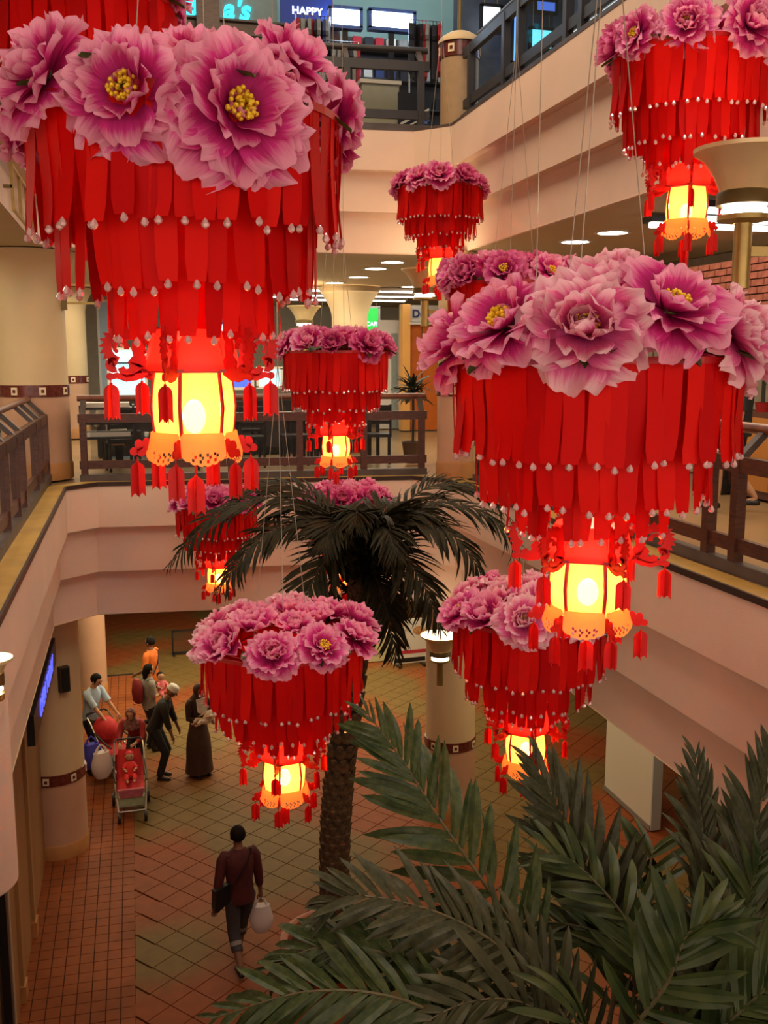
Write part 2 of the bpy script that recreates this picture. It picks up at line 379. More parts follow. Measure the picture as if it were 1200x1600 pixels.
# upper level
GU = mat('upper_rail_grey', (0.03, 0.027, 0.03), 0.4, var=.15, scale=4)
railing((-.72, 13.75), (4.0, 13.42), FU, [.06, 1.3, 1.5, 2.6, 3.0, 3.62, 4.62], 'dark railing across the back of the upper level before the neon sign', (0.067, .998), m=GU, mh=GU,
        glass=[(.15, 1.2), (1.6, 2.5), (2.65, 2.95), (3.05, 3.55), (3.7, 4.55)])
railing((4.28, 2.0), (4.28, 12.75), FU, [y - 2 for y in (2.6, 4.2, 4.5, 6.2, 6.5, 7.9, 8.2, 9.25, 9.6, 10.85, 11.3, 12.5)], 'dark glass-filled railing along the right side of the upper level', (1, 0), m=GU, mh=GU,
        glass=[(.7, 2.1), (2.6, 4.1), (4.6, 5.8), (6.3, 7.1), (7.7, 8.75), (9.4, 10.4)])
railing((-1.1, 3.0), (-1.1, 13.9), FU, [.1, 1.6, 3.2, 4.8, 6.4, 8.0, 9.6, 10.7], 'dark railing along the left side of the upper level', (-1, 0), m=GU, mh=GU)

# ------------------------------------------------------------------ ceiling downlights
DL = mat('downlight_glow', (1, 1, 1), 0.5, emit=(1.0, 0.93, 0.8), es=14)
dr = MB().lathe([(.21, 0), (.215, -.012), (.17, -.016), (.165, 0.0)], n=20).mesh('rim', WHITE)
dd = MB().lathe([(.168, -.004), (.0, -.006)], n=20).mesh('lamp', DL)
for k, (x, y) in enumerate([(613, 410), (560, 433), (587, 420), (523, 442), (540, 449), (640, 448), (899, 378), (957, 364)]):
    p = on_z(x, y, CM)
    t = thing('ceiling_downlight', ['recessed round downlight nearest to the opening above the food court', 'third of the row of lit downlights above the food court', 'second of the row of lit downlights above the food court',
        'far lit downlight above the yellow flared column, left one', 'far lit downlight above the yellow flared column, right one', 'lit downlight behind the bowl lamp of the corner column',
        'lit downlight under the right slab, left of the pair', 'lit downlight under the right slab, right of the pair'][k], 'ceiling light', (p.x, p.y, CM + .01), group='middle level downlights')
    link(dr, 'rim', t); link(dd, 'lamp', t)

# ------------------------------------------------------------------ bowl lamps (uplighters)
SHADE = mat('bowl_shade', (0.78, 0.6, 0.32), 0.35, metal=0.25, var=.05, scale=3)
INN = mat('bowl_inner', (0.85, 0.72, 0.5), 0.5, emit=(1.0, 0.75, 0.42), es=0.9)
GLOW = mat('lamp_glow', (1, 1, 1), 0.5, emit=(1.0, 0.9, 0.72), es=9)
def bowl(loc, r, label, arm, h=.36, pw=8):
    t = thing('bowl_lamp', label, 'lamp', loc)
    prof = [(r, .0), (r * .99, -.02), (r * .8, -.06 * r / .3), (r * .6, -.15 * r / .3), (r * .47, -.24 * r / .3)]
    MB().lathe(prof, n=40).build('shade', SHADE, t)
    MB().lathe([(r * .985, -.002), (r * .95, -.008), (r * .78, -.045 * r / .3), (r * .57, -.13 * r / .3), (0, -.15 * r / .3)], n=32).build('inner_shade', INN, t)
    z = -.24 * r / .3
    MB().lathe([(r * .5, z), (r * .53, z - .01), (r * .53, z - .07), (r * .2, z - .08)], n=32).build('collar', BRASSD, t)
    MB().lathe([(r * .2, z - .08), (r * .42, z - .085), (r * .44, z - .10), (r * .2, z - .115)], n=32).build('glow_ring', GLOW, t)
    MB().lathe([(r * .2, z - .115), (r * .5, z - .12), (r * .5, z - .145), (.05, z - .16)], n=32).build('tray', BRASS, t)
    MB().tube([(0, 0, z - .13), (0, 0, z - .13 - h)], r * .17, 20).build('stem', BRASS, t)
    MB().bar((0, 0, z - .3), (arm[0], arm[1], z - .3), .04, .05).build('arm', BRASS, t, smooth=False)
    point('bulb', (0, 0, .06), pw, (1.0, .82, .55), .05, t)
    return t
LB = at(1168, 232, 5.1)
column(4.75, LB.y - .2, FM, CM, .3, 'column', 'cream column just outside the right edge that carries the gold bowl lamp', face=-120)
bowl(LB, .268, 'large gold bowl lamp at the right edge beside the top right lantern', (4.5 - LB.x, -.15))
bowl(at(664, 420, 12.95), .31, 'small gold bowl lamp on the slim back corner column', (.36, .16))
LB = at(688, 992, 13.4); bowl(LB, .27, 'brightly lit bowl lamp on the ground floor column behind the palm', ((4.62 - LB.x) * .8, (14.1 - LB.y) * .8), pw=5)
LB = at(475, 478, 19); bowl(LB, .33, 'distant bowl lamp left of the flared food court column', (.0, .05), pw=4, h=LB.z - FM - .4)
bowl(at(-12, 1028, 5.6), .11, 'edge of a bowl lamp on the left fascia near the rounded pilaster', (-.02, 0), h=.1, pw=2)
# ------------------------------------------------------------------ lanterns
RIBM = []
for k, c in enumerate([(0.84, 0.006, 0.005), (0.72, 0.004, 0.005), (0.92, 0.012, 0.007)]):
    RIBM.append(mat('red_satin_%d' % k, c, 0.5, transl=0.38, spec=0.12))
REDP = mat('red_paper', (0.80, 0.012, 0.010), 0.5, transl=0.4)
REDD = mat('red_frame', (0.45, 0.008, 0.008), 0.4)
CRYS = mat('crystal', (0.95, 0.66, 0.68), 0.08, metal=0.35, spec=1.0, coat=1.0)
GREENL = mat('flower_leaf', (0.05, 0.09, 0.02), 0.5, c2=(0.10, 0.15, 0.03), scale=20)
STAM = mat('stamen', (0.95, 0.62, 0.02), 0.6, var=.2, scale=60)
LACE = mat('orange_lace', (0.9, 0.33, 0.08), 0.5, transl=0.3, emit=(1.0, 0.22, 0.03), es=0.55)  # emission stands in for lantern light on the orange lace
CORDM = mat('steel_cord', (0.42, 0.37, 0.30), 0.35, metal=0.3)
def petal_mat(name, a, b, c):
    m = bpy.data.materials.new(name); m.use_nodes = True; N = m.node_tree.nodes; L = m.node_tree.links; bs = N['Principled BSDF']
    uv = N.new('ShaderNodeUVMap'); sp = N.new('ShaderNodeSeparateXYZ'); L.new(uv.outputs[0], sp.inputs[0])
    mp = N.new('ShaderNodeMapping'); mp.inputs['Scale'].default_value = (26, 2.2, 1); L.new(uv.outputs[0], mp.inputs[0])
    nz = N.new('ShaderNodeTexNoise'); nz.inputs['Scale'].default_value = 1.0; L.new(mp.outputs[0], nz.inputs['Vector'])
    ma = N.new('ShaderNodeMath'); ma.operation = 'MULTIPLY_ADD'; L.new(nz.outputs['Fac'], ma.inputs[0]); ma.inputs[1].default_value = 0.42; L.new(sp.outputs['Y'], ma.inputs[2]); m8 = N.new('ShaderNodeMath'); m8.operation = 'MULTIPLY'; m8.inputs[1].default_value = 0.88; L.new(ma.outputs[0], m8.inputs[0])
    cr = N.new('ShaderNodeValToRGB'); L.new(m8.outputs[0], cr.inputs[0]); e = cr.color_ramp.elements
    e[0].position = 0.3; e[0].color = (*a, 1); e[1].position = 1.0; e[1].color = (*c, 1); x = e.new(0.80); x.color = (*b, 1)
    e[-1].position = 1.0
    L.new(cr.outputs[0], bs.inputs['Base Color']); bs.inputs['Roughness'].default_value = 0.6; bs.inputs['Specular IOR Level'].default_value = 0.2
    t = N.new('ShaderNodeBsdfTranslucent'); L.new(cr.outputs[0], t.inputs[0]); mx = N.new('ShaderNodeMixShader'); mx.inputs[0].default_value = 0.35
    L.new(bs.outputs[0], mx.inputs[1]); L.new(t.outputs[0], mx.inputs[2]); L.new(mx.outputs[0], N['Material Output'].inputs[0]); return m
PET = [petal_mat('petal_magenta', (0.36, 0.004, 0.10), (0.76, 0.050, 0.33), (0.94, 0.44, 0.60)),
       petal_mat('petal_deep', (0.28, 0.003, 0.08), (0.62, 0.030, 0.24), (0.82, 0.22, 0.42)),
       petal_mat('petal_pale', (0.46, 0.01, 0.16), (0.84, 0.16, 0.40), (0.96, 0.64, 0.70))]
def petal(ln, wd, cup, curl, ruf, seed, nu=16, nv=7):
    r = random.Random(seed); ph = r.random() * 6; ph2 = r.random() * 6; b = MB()
    for j in range(nv + 1):
        v = j / nv; hw = wd * (0.10 + 0.90 * sin(min(1, v * 1.12) * pi * 0.56) ** 0.9) * (1 - 0.25 * max(0, v - .8) / .2)
        for i in range(nu + 1):
            u = -1 + 2 * i / nu
            L_ = ln * (1 - 0.13 * abs(u) ** 2.6 + (0.055 * sin(u * 8 + ph) + 0.04 * abs(sin(u * 9 + ph2))) * v ** 3)
            x = u * hw; y = v * L_
            z = cup * (u * u) * hw * (0.5 + v) + curl * ln * v * v + 0.95 * ruf * ln * sin(u * 6.5 + ph2) * v ** 2.5 * (0.4 + abs(u)) + 0.02 * ln * sin(u * 14 + ph) * v ** 3
            b.v.append((x, y, z)); b.uv[len(b.v) - 1] = (u * .5 + .5, v)
    for j in range(nv):
        for i in range(nu):
            k = j * (nu + 1) + i; b.f.append((k, k + 1, k + nu + 2, k + nu + 1)); b.m.append(0)
    return b
PB = [petal(.20, .095, .35, .05, .10, 1), petal(.20, .105, .30, -.12, .12, 2), petal(.19, .085, .45, .15, .10, 3), petal(.18, .075, .6, .22, .14, 4), petal(.20, .11, .25, -.22, .14, 5)]
PM = [[p.mesh('petal', m, angle=180) for p in PB] for m in PET]
stb = MB()
rr = random.Random(3)
for i in range(44):
    a = rr.random() * 6.28; q = rr.random() ** .5 * .034; hh = .045 + rr.random() * .025
    p0 = Vector((cos(a) * q * .5, sin(a) * q * .5, .0)); p1 = Vector((cos(a) * q * 1.3, sin(a) * q * 1.3, hh)); stb.tube([p0, p1], [.0022, .0022], 4); stb.ball(p1, .0078, 5)
stb.ball((0, 0, .006), (.028, .028, .018), 8, mi=1)
STM = stb.mesh('peony', [STAM, GREENL])
lfb = MB()
for i in range(7):
    v = i / 6; hw = .034 * sin(pi * (v * .92 + .04)) + .002
    lfb.v += [(-hw, v * .15, .012 + -.05 * v * v), (0, v * .15, -.05 * v * v), (hw, v * .15, .012 - .05 * v * v)]
for i in range(6):
    k = i * 3; lfb.f += [(k, k + 1, k + 4, k + 3), (k + 1, k + 2, k + 5, k + 4)]; lfb.m += [0, 0]
LFM = lfb.mesh('leaf', GREENL)
def flower_layout(kind, r):
    """list of (petal variant, matrix)"""
    out = []
    if kind == 'open': lay = [(8, 86, 1.0, (1, 4)), (7, 66, .92, (0, 1, 4)), (6, 50, .70, (2, 0)), (5, 40, .36, (3,))]
    elif kind == 'full': lay = [(7, 84, 1.0, (1, 4)), (7, 62, .90, (0, 1)), (6, 42, .78, (2, 3)), (6, 24, .62, (3, 2)), (4, 10, .45, (3,))]
    else: lay = [(6, 62, .95, (0, 2)), (6, 44, .88, (0, 2)), (5, 26, .75, (3,)), (4, 12, .6, (3,))]
    for n, tilt, sc, vs_ in lay:
        p0 = r.random() * 6
        for i in range(n):
            a = p0 + 2 * pi * i / n + r.uniform(-.13, .13)
            out.append((r.choice(vs_), RZ(a) @ T(0, .012, .0) @ RX(rad(90 - tilt + r.uniform(-9, 9))) @ RY(r.uniform(-.18, .18)) @ S(sc * r.uniform(.9, 1.1))))
    return out
def ribbon(L_, wd, seed, n=8):
    r = random.Random(seed); ph = r.random() * 6; am = r.uniform(.002, .010); b = MB(); tw = r.uniform(-.15, .15)
    for i in range(n + 1):
        q = i / n; z = -L_ * q; x0 = am * sin(q * 4 + ph) * q; y0 = .012 * sin(q * 3 + ph) * q
        h = wd / 2 * (1 if q < .93 else .80); a = tw * q
        dx, dy = cos(a) * h, sin(a) * h
        for sx, t in ((-1, -.0008), (1, -.0008), (1, .0008), (-1, .0008)): b.v.append((x0 + sx * dx - sin(a) * t, y0 + sx * dy + cos(a) * t, z))
    for i in range(n):
        for j in range(4): k = i * 4; b.f.append((k + j, k + (j + 1) % 4, k + 4 + (j + 1) % 4, k + 4 + j)); b.m.append(0)
    b.f += [(3, 2, 1, 0), (n * 4, n * 4 + 1, n * 4 + 2, n * 4 + 3)]; b.m += [0, 0]
    return b
TIERS = [(.50, 50, .36, 0.0, .066), (.405, 40, .53, -.01, .066), (.275, 27, .66, -.02, .064)]
RB = [[ribbon(L_, wd, 10 * k + s) for s in range(4)] for k, (r_, n_, L_, z_, wd) in enumerate(TIERS)]
RM = [[[b.mesh('ribbon', m) for b in row] for m in RIBM] for row in RB]
bead = MB().lathe([(0, .014), (.005, .009), (.0105, -.002), (.008, -.009), (0, -.014)], n=6); BDM = bead.mesh('bead', CRYS, smooth=False)
# lantern body pieces
def arch(w_, h_, n=10, bulge=.02):
    o = [(-w_ / 2, 0), (w_ / 2, 0)]
    for i in range(n + 1): a = pi * i / n; o.append((cos(a) * w_ / 2, h_ * .62 + sin(a) * h_ * .38))
    return o
def cpanel(w0, w1, h, bul, n=8, th=.003):
    """panel centred on x, from z=0 down to -h, bulging to -y"""
    b = MB()
    for i in range(n + 1):
        q = i / n; w_ = (w0 + (w1 - w0) * q) / 2; y = -bul * sin(pi * q)
        b.v += [(-w_, y, -h * q), (w_, y, -h * q), (w_, y + th, -h * q), (-w_, y + th, -h * q)]
    for i in range(n):
        for j in range(4): k = i * 4; b.f.append((k + j, k + 4 + j, k + 4 + (j + 1) % 4, k + (j + 1) % 4)); b.m.append(0)
    b.f += [(0, 1, 2, 3), (n * 4 + 3, n * 4 + 2, n * 4 + 1, n * 4)]; b.m += [0, 0]
    return b
PAPER = bpy.data.materials.new('lit_paper'); PAPER.use_nodes = True
_N = PAPER.node_tree.nodes; _L = PAPER.node_tree.links; _b = _N['Principled BSDF']
_b.inputs['Base Color'].default_value = (0.95, 0.42, 0.12, 1); _b.inputs['Roughness'].default_value = .6
_tc = _N.new('ShaderNodeTexCoord'); _nz = _N.new('ShaderNodeTexNoise'); _nz.inputs['Scale'].default_value = 22; _L.new(_tc.outputs['Object'], _nz.inputs['Vector'])
_cr = _N.new('ShaderNodeValToRGB'); _cr.color_ramp.elements[0].position = .35; _cr.color_ramp.elements[1].position = .7
_cr.color_ramp.elements[0].color = (1.0, .16, .02, 1); _cr.color_ramp.elements[1].color = (1.0, .34, .08, 1)
_L.new(_nz.outputs['Fac'], _cr.inputs[0]); _L.new(_cr.outputs[0], _b.inputs['Emission Color']); _b.inputs['Emission Strength'].default_value = .5
_t = _N.new('ShaderNodeBsdfTransparent'); _t.inputs[0].default_value = (1, .72, .38, 1); _mx = _N.new('ShaderNodeMixShader'); _mx.inputs[0].default_value = .30
_tr = _N.new('ShaderNodeBsdfTranslucent'); _tr.inputs[0].default_value = (1, .52, .19, 1); _m2 = _N.new('ShaderNodeMixShader'); _m2.inputs[0].default_value = .6
_L.new(_b.outputs[0], _m2.inputs[1]); _L.new(_tr.outputs[0], _m2.inputs[2]); _L.new(_m2.outputs[0], _mx.inputs[1]); _L.new(_t.outputs[0], _mx.inputs[2]); _L.new(_mx.outputs[0], _N['Material Output'].inputs[0])
HOODM = mat('hood_paper', (0.85, 0.015, 0.01), 0.45, transl=0.35, emit=(1.0, .03, .01), es=.35)  # faint emission stands in for lantern light coming through the red paper
BULB = mat('bulb_glow', (1, 1, 1), .5, emit=(1.0, .84, .58), es=45)
pan = cpanel(.125, .125, .235, .012).mesh('body_panel', PAPER)
hoo = MB()
for (yy, n_) in ((0, 0),): pass
def hood_panel():
    b = MB(); n = 7; w_ = .155; rows = 7
    for j in range(rows + 1):
        q = j / rows
        for i in range(n + 1):
            u = -1 + 2 * i / n; hw = w_ / 2
            x = u * hw * (1 - .10 * (1 - q) ** 2); z = -.135 * q - .05 * (1 - q) * abs(u) ** 4
            y = -.022 - .028 * sin(q * pi * .5) - .018 * (1 - u * u)
            b.v.append((x, y, z))
    k0 = len(b.v)
    for j in range(rows):
        for i in range(n): k = j * (n + 1) + i; b.f.append((k, k + n + 1, k + n + 2, k + 1)); b.m.append(0)
    return b
hoo = hood_panel().mesh('hood_panel', HOODM)
rimb = MB().lathe([(.163, .006), (.168, .006), (.168, -.006), (.163, -.006), (.163, .006)], n=6).mesh('hood_rim', REDD, smooth=False)
def lace():
    b = MB(); n = 18; rows = 9; w_ = .148; pts = {}
    for j in range(rows + 1):
        for i in range(n + 1):
            u = -1 + 2 * i / n; sc = .030 * (1 - u * u) + .006 * abs(sin(u * 9.4)); z = .012 * (1 if abs(u) < .9 else 0) * (1 if j == 0 else 0) - (.062 + sc) * j / rows
            b.v.append((u * w_ / 2, -.018 * (j / rows) + .006 * u * u, z))
    for j in range(rows):
        for i in range(n):
            hole = (j in (5, 7) and i % 3 == 1 and 1 < i < n - 2) or (j == 6 and i % 3 == 2 and 2 < i < n - 2)
            if not hole: k = j * (n + 1) + i; b.f.append((k, k + n + 1, k + n + 2, k + 1)); b.m.append(0)
    return b
lac = lace().mesh('lace_plate', LACE)
# outline helpers
def blob(cx, cz, r, n=10, sx=1, sz=1): return [(cx + cos(2 * pi * i / n) * r * sx, cz + sin(2 * pi * i / n) * r * sz) for i in range(n)]
drg = MB()
def curl(path, w0, w1, spikes=0, side=1, th=.007):
    """flat scroll along a 2-D path, with pointed crest scales on one side"""
    P = [Vector((x, z)) for x, z in path]; n = len(P); L_, R_ = [], []
    for i, p in enumerate(P):
        t = (P[min(i + 1, n - 1)] - P[max(i - 1, 0)]).normalized(); nn = Vector((-t.y, t.x)); w_ = (w0 + (w1 - w0) * i / (n - 1)) / 2
        L_.append(p + nn * w_); R_.append(p - nn * w_)
    for i in range(n - 1):
        drg.prism([tuple(R_[i]), tuple(R_[i + 1]), tuple(L_[i + 1]), tuple(L_[i])], th)
        if i < spikes:
            a_, b_ = (L_[i], L_[i + 1]) if side > 0 else (R_[i], R_[i + 1]); m_ = (a_ + b_) / 2; o_ = (m_ - (P[i] + P[i + 1]) / 2).normalized() * .016
            drg.prism([tuple(a_), tuple(b_), tuple(m_ + o_ + (b_ - a_) * .3)][::1 if side < 0 else -1], th)
arc = lambda cx, cz, r, a0, a1, n: [(cx + cos(rad(a0 + (a1 - a0) * i / n)) * r, cz + sin(rad(a0 + (a1 - a0) * i / n)) * r) for i in range(n + 1)]
curl([(-.005, .045), (.02, .055)] + arc(.072, .012, .045, 125, -75, 11), .030, .024, 13, 1)
curl(arc(.075, .012, .020, 200, -60, 7), .016, .012, 0)
curl([(.0, -.02), (.03, -.035)] + arc(.055, -.050, .022, 150, 350, 6), .040, .022, 4, -1)
curl([(-.005, -.065), (.03, -.085), (.06, -.090), (.09, -.080), (.112, -.085)], .026, .018, 0)
curl(arc(.10, -.045, .020, -120, 120, 6), .014, .010, 5, 1)
drg.prism(blob(.112, -.083, .013, 8), .009); drg.prism(blob(.02, .01, .026, 8, .8, 1.5), .006); drg.prism(blob(.015, -.055, .020, 8), .006)
DRM = drg.mesh('dragon_bracket', REDP, smooth=False)
hrt = MB(); hrt.prism(blob(.012, .012, .017, 10, .8, 1.3), .006); hrt.prism(blob(.038, .010, .016, 10, .9, 1.2), .006); hrt.prism(blob(.055, -.012, .014, 10), .006); hrt.prism(blob(.030, -.014, .016, 10), .006)
hrt.prism([(-.005, .03), (.01, .0), (.0, -.03), (-.012, -.01)], .006)
HRM = hrt.mesh('heart_bracket', REDP, smooth=False)
tas = MB(); n_ = 8; o_ = []
for i in range(n_ + 1): a = pi * i / n_; o_.append((cos(a) * .026, -.045 + sin(a) * .026))
o_ += [(-.026, -.135), (-.013, -.122), (0, -.135), (.013, -.122), (.026, -.135)]
hw2 = []
tas.prism([(x, z) for x, z in o_], .002); tas.prism([(x, z) for x, z in o_], .002, M=RZ(rad(75)))
tas.tube([(0, 0, .0), (0, 0, -.02)], .002, 5); tas.ball((0, 0, -.018), .006, 6)
TSM = tas.mesh('tassel', REDP, smooth=False)
RODS = REDD
def lantern(px, py, s, label, detail, seed, vs=1.0, tilt=48, custom=None, rot=0.0, palette=(0, 1, 2), pw=16, lean=(0, 0), core=5):
    r = random.Random(seed); p = at(px, py, FPX / s)
    t = thing('flower_lantern', label, 'lantern', p, 0, group='red ribbon lanterns hung in the atrium'); t.rotation_euler = (lean[0], lean[1], 0); t.scale = (1, 1, vs)
    # ring frame
    fr = MB().lathe([(.497, .012), (.506, .012), (.506, -.012), (.497, -.012), (.497, .012)], n=48)
    for i in range(6): a = i * pi / 3; fr.bar((0, 0, 0), (cos(a) * .5, sin(a) * .5, 0), .008, .008)
    fr.lathe([(.40, -.004), (.41, -.004), (.41, -.014), (.40, -.014)], n=36); fr.lathe([(.27, -.014), (.28, -.014), (.28, -.024), (.27, -.024)], n=30)
    fr.tube([(0, 0, 0), (0, 0, -.66)], .006, 6)
    fr.build('ring_frame', RODS, t, smooth=False)
    # cords
    cb = MB()
    for i in range(3): a = seed + i * 2 * pi / 3; cb.tube([(cos(a) * .2, sin(a) * .2, 0), (0, 0, 1.8)], .0022, 5)
    cb.tube([(0, 0, 1.8), (0, 0, (CT - p.z) / vs)], .003, 5); cb.build('cord', CORDM, t)
    # ribbons
    for k, (R_, n_, L_, z_, wd) in enumerate(TIERS):
        if detail:
            for i in range(n_):
                a = 2 * pi * i / n_ + r.uniform(-.03, .03); v = r.randrange(4); m = r.choice((0, 0, 1, 2))
                M = RZ(a + pi / 2) @ T(0, -R_ + .0, z_) @ RX(r.uniform(-.03, .03)) @ RY(r.uniform(-.03, .03)) @ RZ(r.uniform(-.22, .22)) @ S(1, 1, r.uniform(.97, 1.03))
                o = link(RM[k][m][v], 'ribbon', t, M=M); q = RB[k][v].v[-1]
                link(BDM, 'bead', o, M=T(q[0] * .5 + RB[k][v].v[-3][0] * .5, q[1], -L_ - .008) @ S(1.15))
        else:
            rb = MB(); bb = MB()
            for i in range(n_):
                a = 2 * pi * i / n_ + r.uniform(-.03, .03); v = r.randrange(4); m = r.choice((0, 0, 1, 2))
                M = RZ(a + pi / 2) @ T(0, -R_, z_) @ RX(r.uniform(-.03, .03)) @ RY(r.uniform(-.03, .03)) @ RZ(r.uniform(-.22, .22)) @ S(1, 1, r.uniform(.96, 1.03))
                rb.join(RB[k][v], M, mi=m); bb.join(bead, M @ T(0, 0, -L_ - .008) @ S(1.2))
            rb.build('ribbon_tier', RIBM, t, kind='stuff'); bb.build('bead_row', CRYS, t, smooth=False, kind='stuff')
    # hood, body
    A0 = rot
    for i in range(6):
        a = A0 + i * pi / 3
        link(hoo, 'hood_panel', t, M=RZ(a) @ T(0, -.088, -.655))
        link(pan, 'body_panel', t, M=RZ(a) @ T(0, -.112, -.795))
        link(lac, 'lace_plate', t, M=RZ(a) @ T(0, -.135, -1.005))
        ac = a + pi / 6 - pi / 2
        link(DRM, 'dragon_bracket', t, M=RZ(ac) @ T(.16, 0, -.725))
        link(HRM, 'heart_bracket', t, M=RZ(ac) @ T(.150, 0, -1.045))
        link(TSM, 'tassel', t, M=RZ(ac) @ T(.27, 0, -.815) @ RZ(r.uniform(0, 3)))
        link(TSM, 'tassel', t, M=RZ(ac) @ T(.195, 0, -1.075) @ RZ(r.uniform(0, 3)))
        MB().tube([(cos(ac) * .128, sin(ac) * .128, -.79), (cos(ac) * .142, sin(ac) * .142, -.91), (cos(ac) * .128, sin(ac) * .128, -1.03)], .007, 6).build('frame_bar', REDD, t)
    link(rimb, 'hood_rim', t, M=RZ(A0 - pi / 6 - pi / 2) @ T(0, 0, -.79))
    MB().lathe([(.128, -1.03), (.0, -1.032)], n=6, phase=A0).build('body_base', LACE, t, smooth=False)
    link(TSM, 'tassel', t, M=T(0, 0, -1.13) @ S(1.15, 1.15, 1.15))
    MB().tube([(0, 0, -1.03), (0, 0, -1.14)], .004, 5).build('tassel_cord', REDD, t)
    MB().ball((0, 0, -.945), (.040, .040, .058), 16).build('bulb', BULB, t)
    point('bulb_light', (0, 0, -.865), pw * .42, (1.0, .70, .42), .018, t)
    # peonies
    va = math.atan2(-p.y, -p.x)
    if custom is None:
        custom = []
        n1 = 10
        for i in range(n1): custom.append((i * 360 / n1 + r.uniform(-8, 8), r.uniform(-.03, .02) + .47, .05 + r.uniform(-.01, .03), tilt + r.uniform(-12, 12), r.choice(('full', 'open', 'full', 'bud')), r.uniform(.9, 1.08)))
        for i in range(core): custom.append((i * 360 / core + 20, .20, .12, 14 + r.uniform(-8, 8), r.choice(('full', 'bud')), r.uniform(.85, 1.0)))
    lb = []
    for (deg, R_, z_, tl, kind, sc) in custom:
        a = va + rad(deg); M = RZ(a) @ T(R_, 0, z_) @ RY(rad(tl)) @ RZ(r.uniform(0, 6)) @ S(sc * .84)
        pal = r.choice(palette); lay = flower_layout(kind, r)
        if detail:
            f = link(STM, 'peony', t, M=M)
            for v, Mp in lay: link(PM[pal][v], 'petal', f, M=Mp)
        else:
            fb = MB(); [fb.join(PB[v], Mp) for v, Mp in lay]; pm = fb.build('peony', PET[pal], t, M=M, angle=180)
            link(STM, 'stamens', pm)
    for i in range(14):
        a = i * 2 * pi / 14 + r.uniform(-.2, .2); link(LFM, 'leaf', t, M=RZ(a) @ T(.40, 0, .03) @ RZ(-pi / 2) @ RX(r.uniform(-.2, .5)) @ S(r.uniform(.8, 1.25)))
    return t
AF = [(-19, .47, -.02, 80, 'open', 1.10), (17, .48, -.06, 80, 'open', 1.25), (-56, .47, .06, 66, 'full', 1.05), (-92, .49, .0, 82, 'full', .85), (97, .50, .03, 86, 'open', .95),
      (62, .36, .15, 40, 'full', .95), (128, .46, .14, 45, 'open', 1.0), (165, .46, .17, 50, 'full', 1.0), (-165, .46, .08, 60, 'full', .9), (-130, .46, .08, 60, 'full', .9), (15, .2, .12, 14, 'bud', .9), (190, .2, .14, 10, 'bud', .9)]
BF = [(-4, .45, .10, 66, 'full', 1.25), (30, .44, .17, 48, 'open', 1.18), (62, .48, .09, 62, 'full', 1.05), (95, .48, .02, 74, 'full', 1.0), (-38, .46, .12, 52, 'open', 1.2), (-72, .48, .06, 66, 'full', 1.1),
      (-108, .46, .10, 50, 'full', 1.0), (132, .46, .10, 50, 'full', 1.0), (180, .46, .12, 50, 'full', 1.0), (-145, .46, .1, 50, 'full', 1.0), (10, .22, .25, 30, 'full', 1.1), (200, .2, .22, 12, 'bud', 1.0), (90, .22, .18, 20, 'open', 1.0)]
lantern(290, 196, 480, 'large near lantern at the upper left with two wide open peonies facing out', True, 11, custom=AF, rot=rad(8), palette=(0, 0, 0), pw=10)
lantern(930, 562, 440, 'large near lantern at the right with thick pale pink peonies', True, 12, vs=.895, custom=BF, rot=rad(30), palette=(0, 2, 2), pw=12)
lantern(441, 1002, 250, 'low lantern in front of the palm trunk seen from above', True, 13, vs=.95, tilt=44, rot=rad(10), palette=(0, 0, 2), pw=10)
lantern(826, 960, 236, 'low lantern right of the palm crown, partly behind the large right one', True, 14, tilt=44, rot=rad(20), palette=(0, 2), pw=10)
lantern(1083, 92, 246, 'lantern at the top right corner beside the gold bowl lamp', True, 15, tilt=74, rot=rad(5), palette=(0, 0, 1), pw=10)
lantern(122, 15, 300, 'lantern at the top left corner cut by the frame, behind the large one', True, 16, tilt=72, rot=rad(15), palette=(0, 1), pw=8)
lantern(524, 550, 163, 'medium lantern hanging before the back railing over the palm', False, 17, tilt=50, rot=rad(4), palette=(1, 1, 0), pw=10)
lantern(688, 296, 133, 'small far lantern above the slim corner column lamp', False, 18, tilt=58, rot=rad(25), palette=(1, 0), pw=8)
lantern(338, 788, 125, 'small far lantern below the large left one, before the back fascia', False, 19, tilt=44, rot=rad(10), palette=(0, 1), pw=9)
lantern(539, 783, 129, 'small far lantern directly behind the crown of the tall palm', False, 20, tilt=44, rot=rad(10), palette=(0, 1), pw=9)
lantern(800, 446, 200, 'lantern half hidden behind the peonies of the large right one', True, 21, tilt=62, rot=rad(0), palette=(0, 1), pw=8)
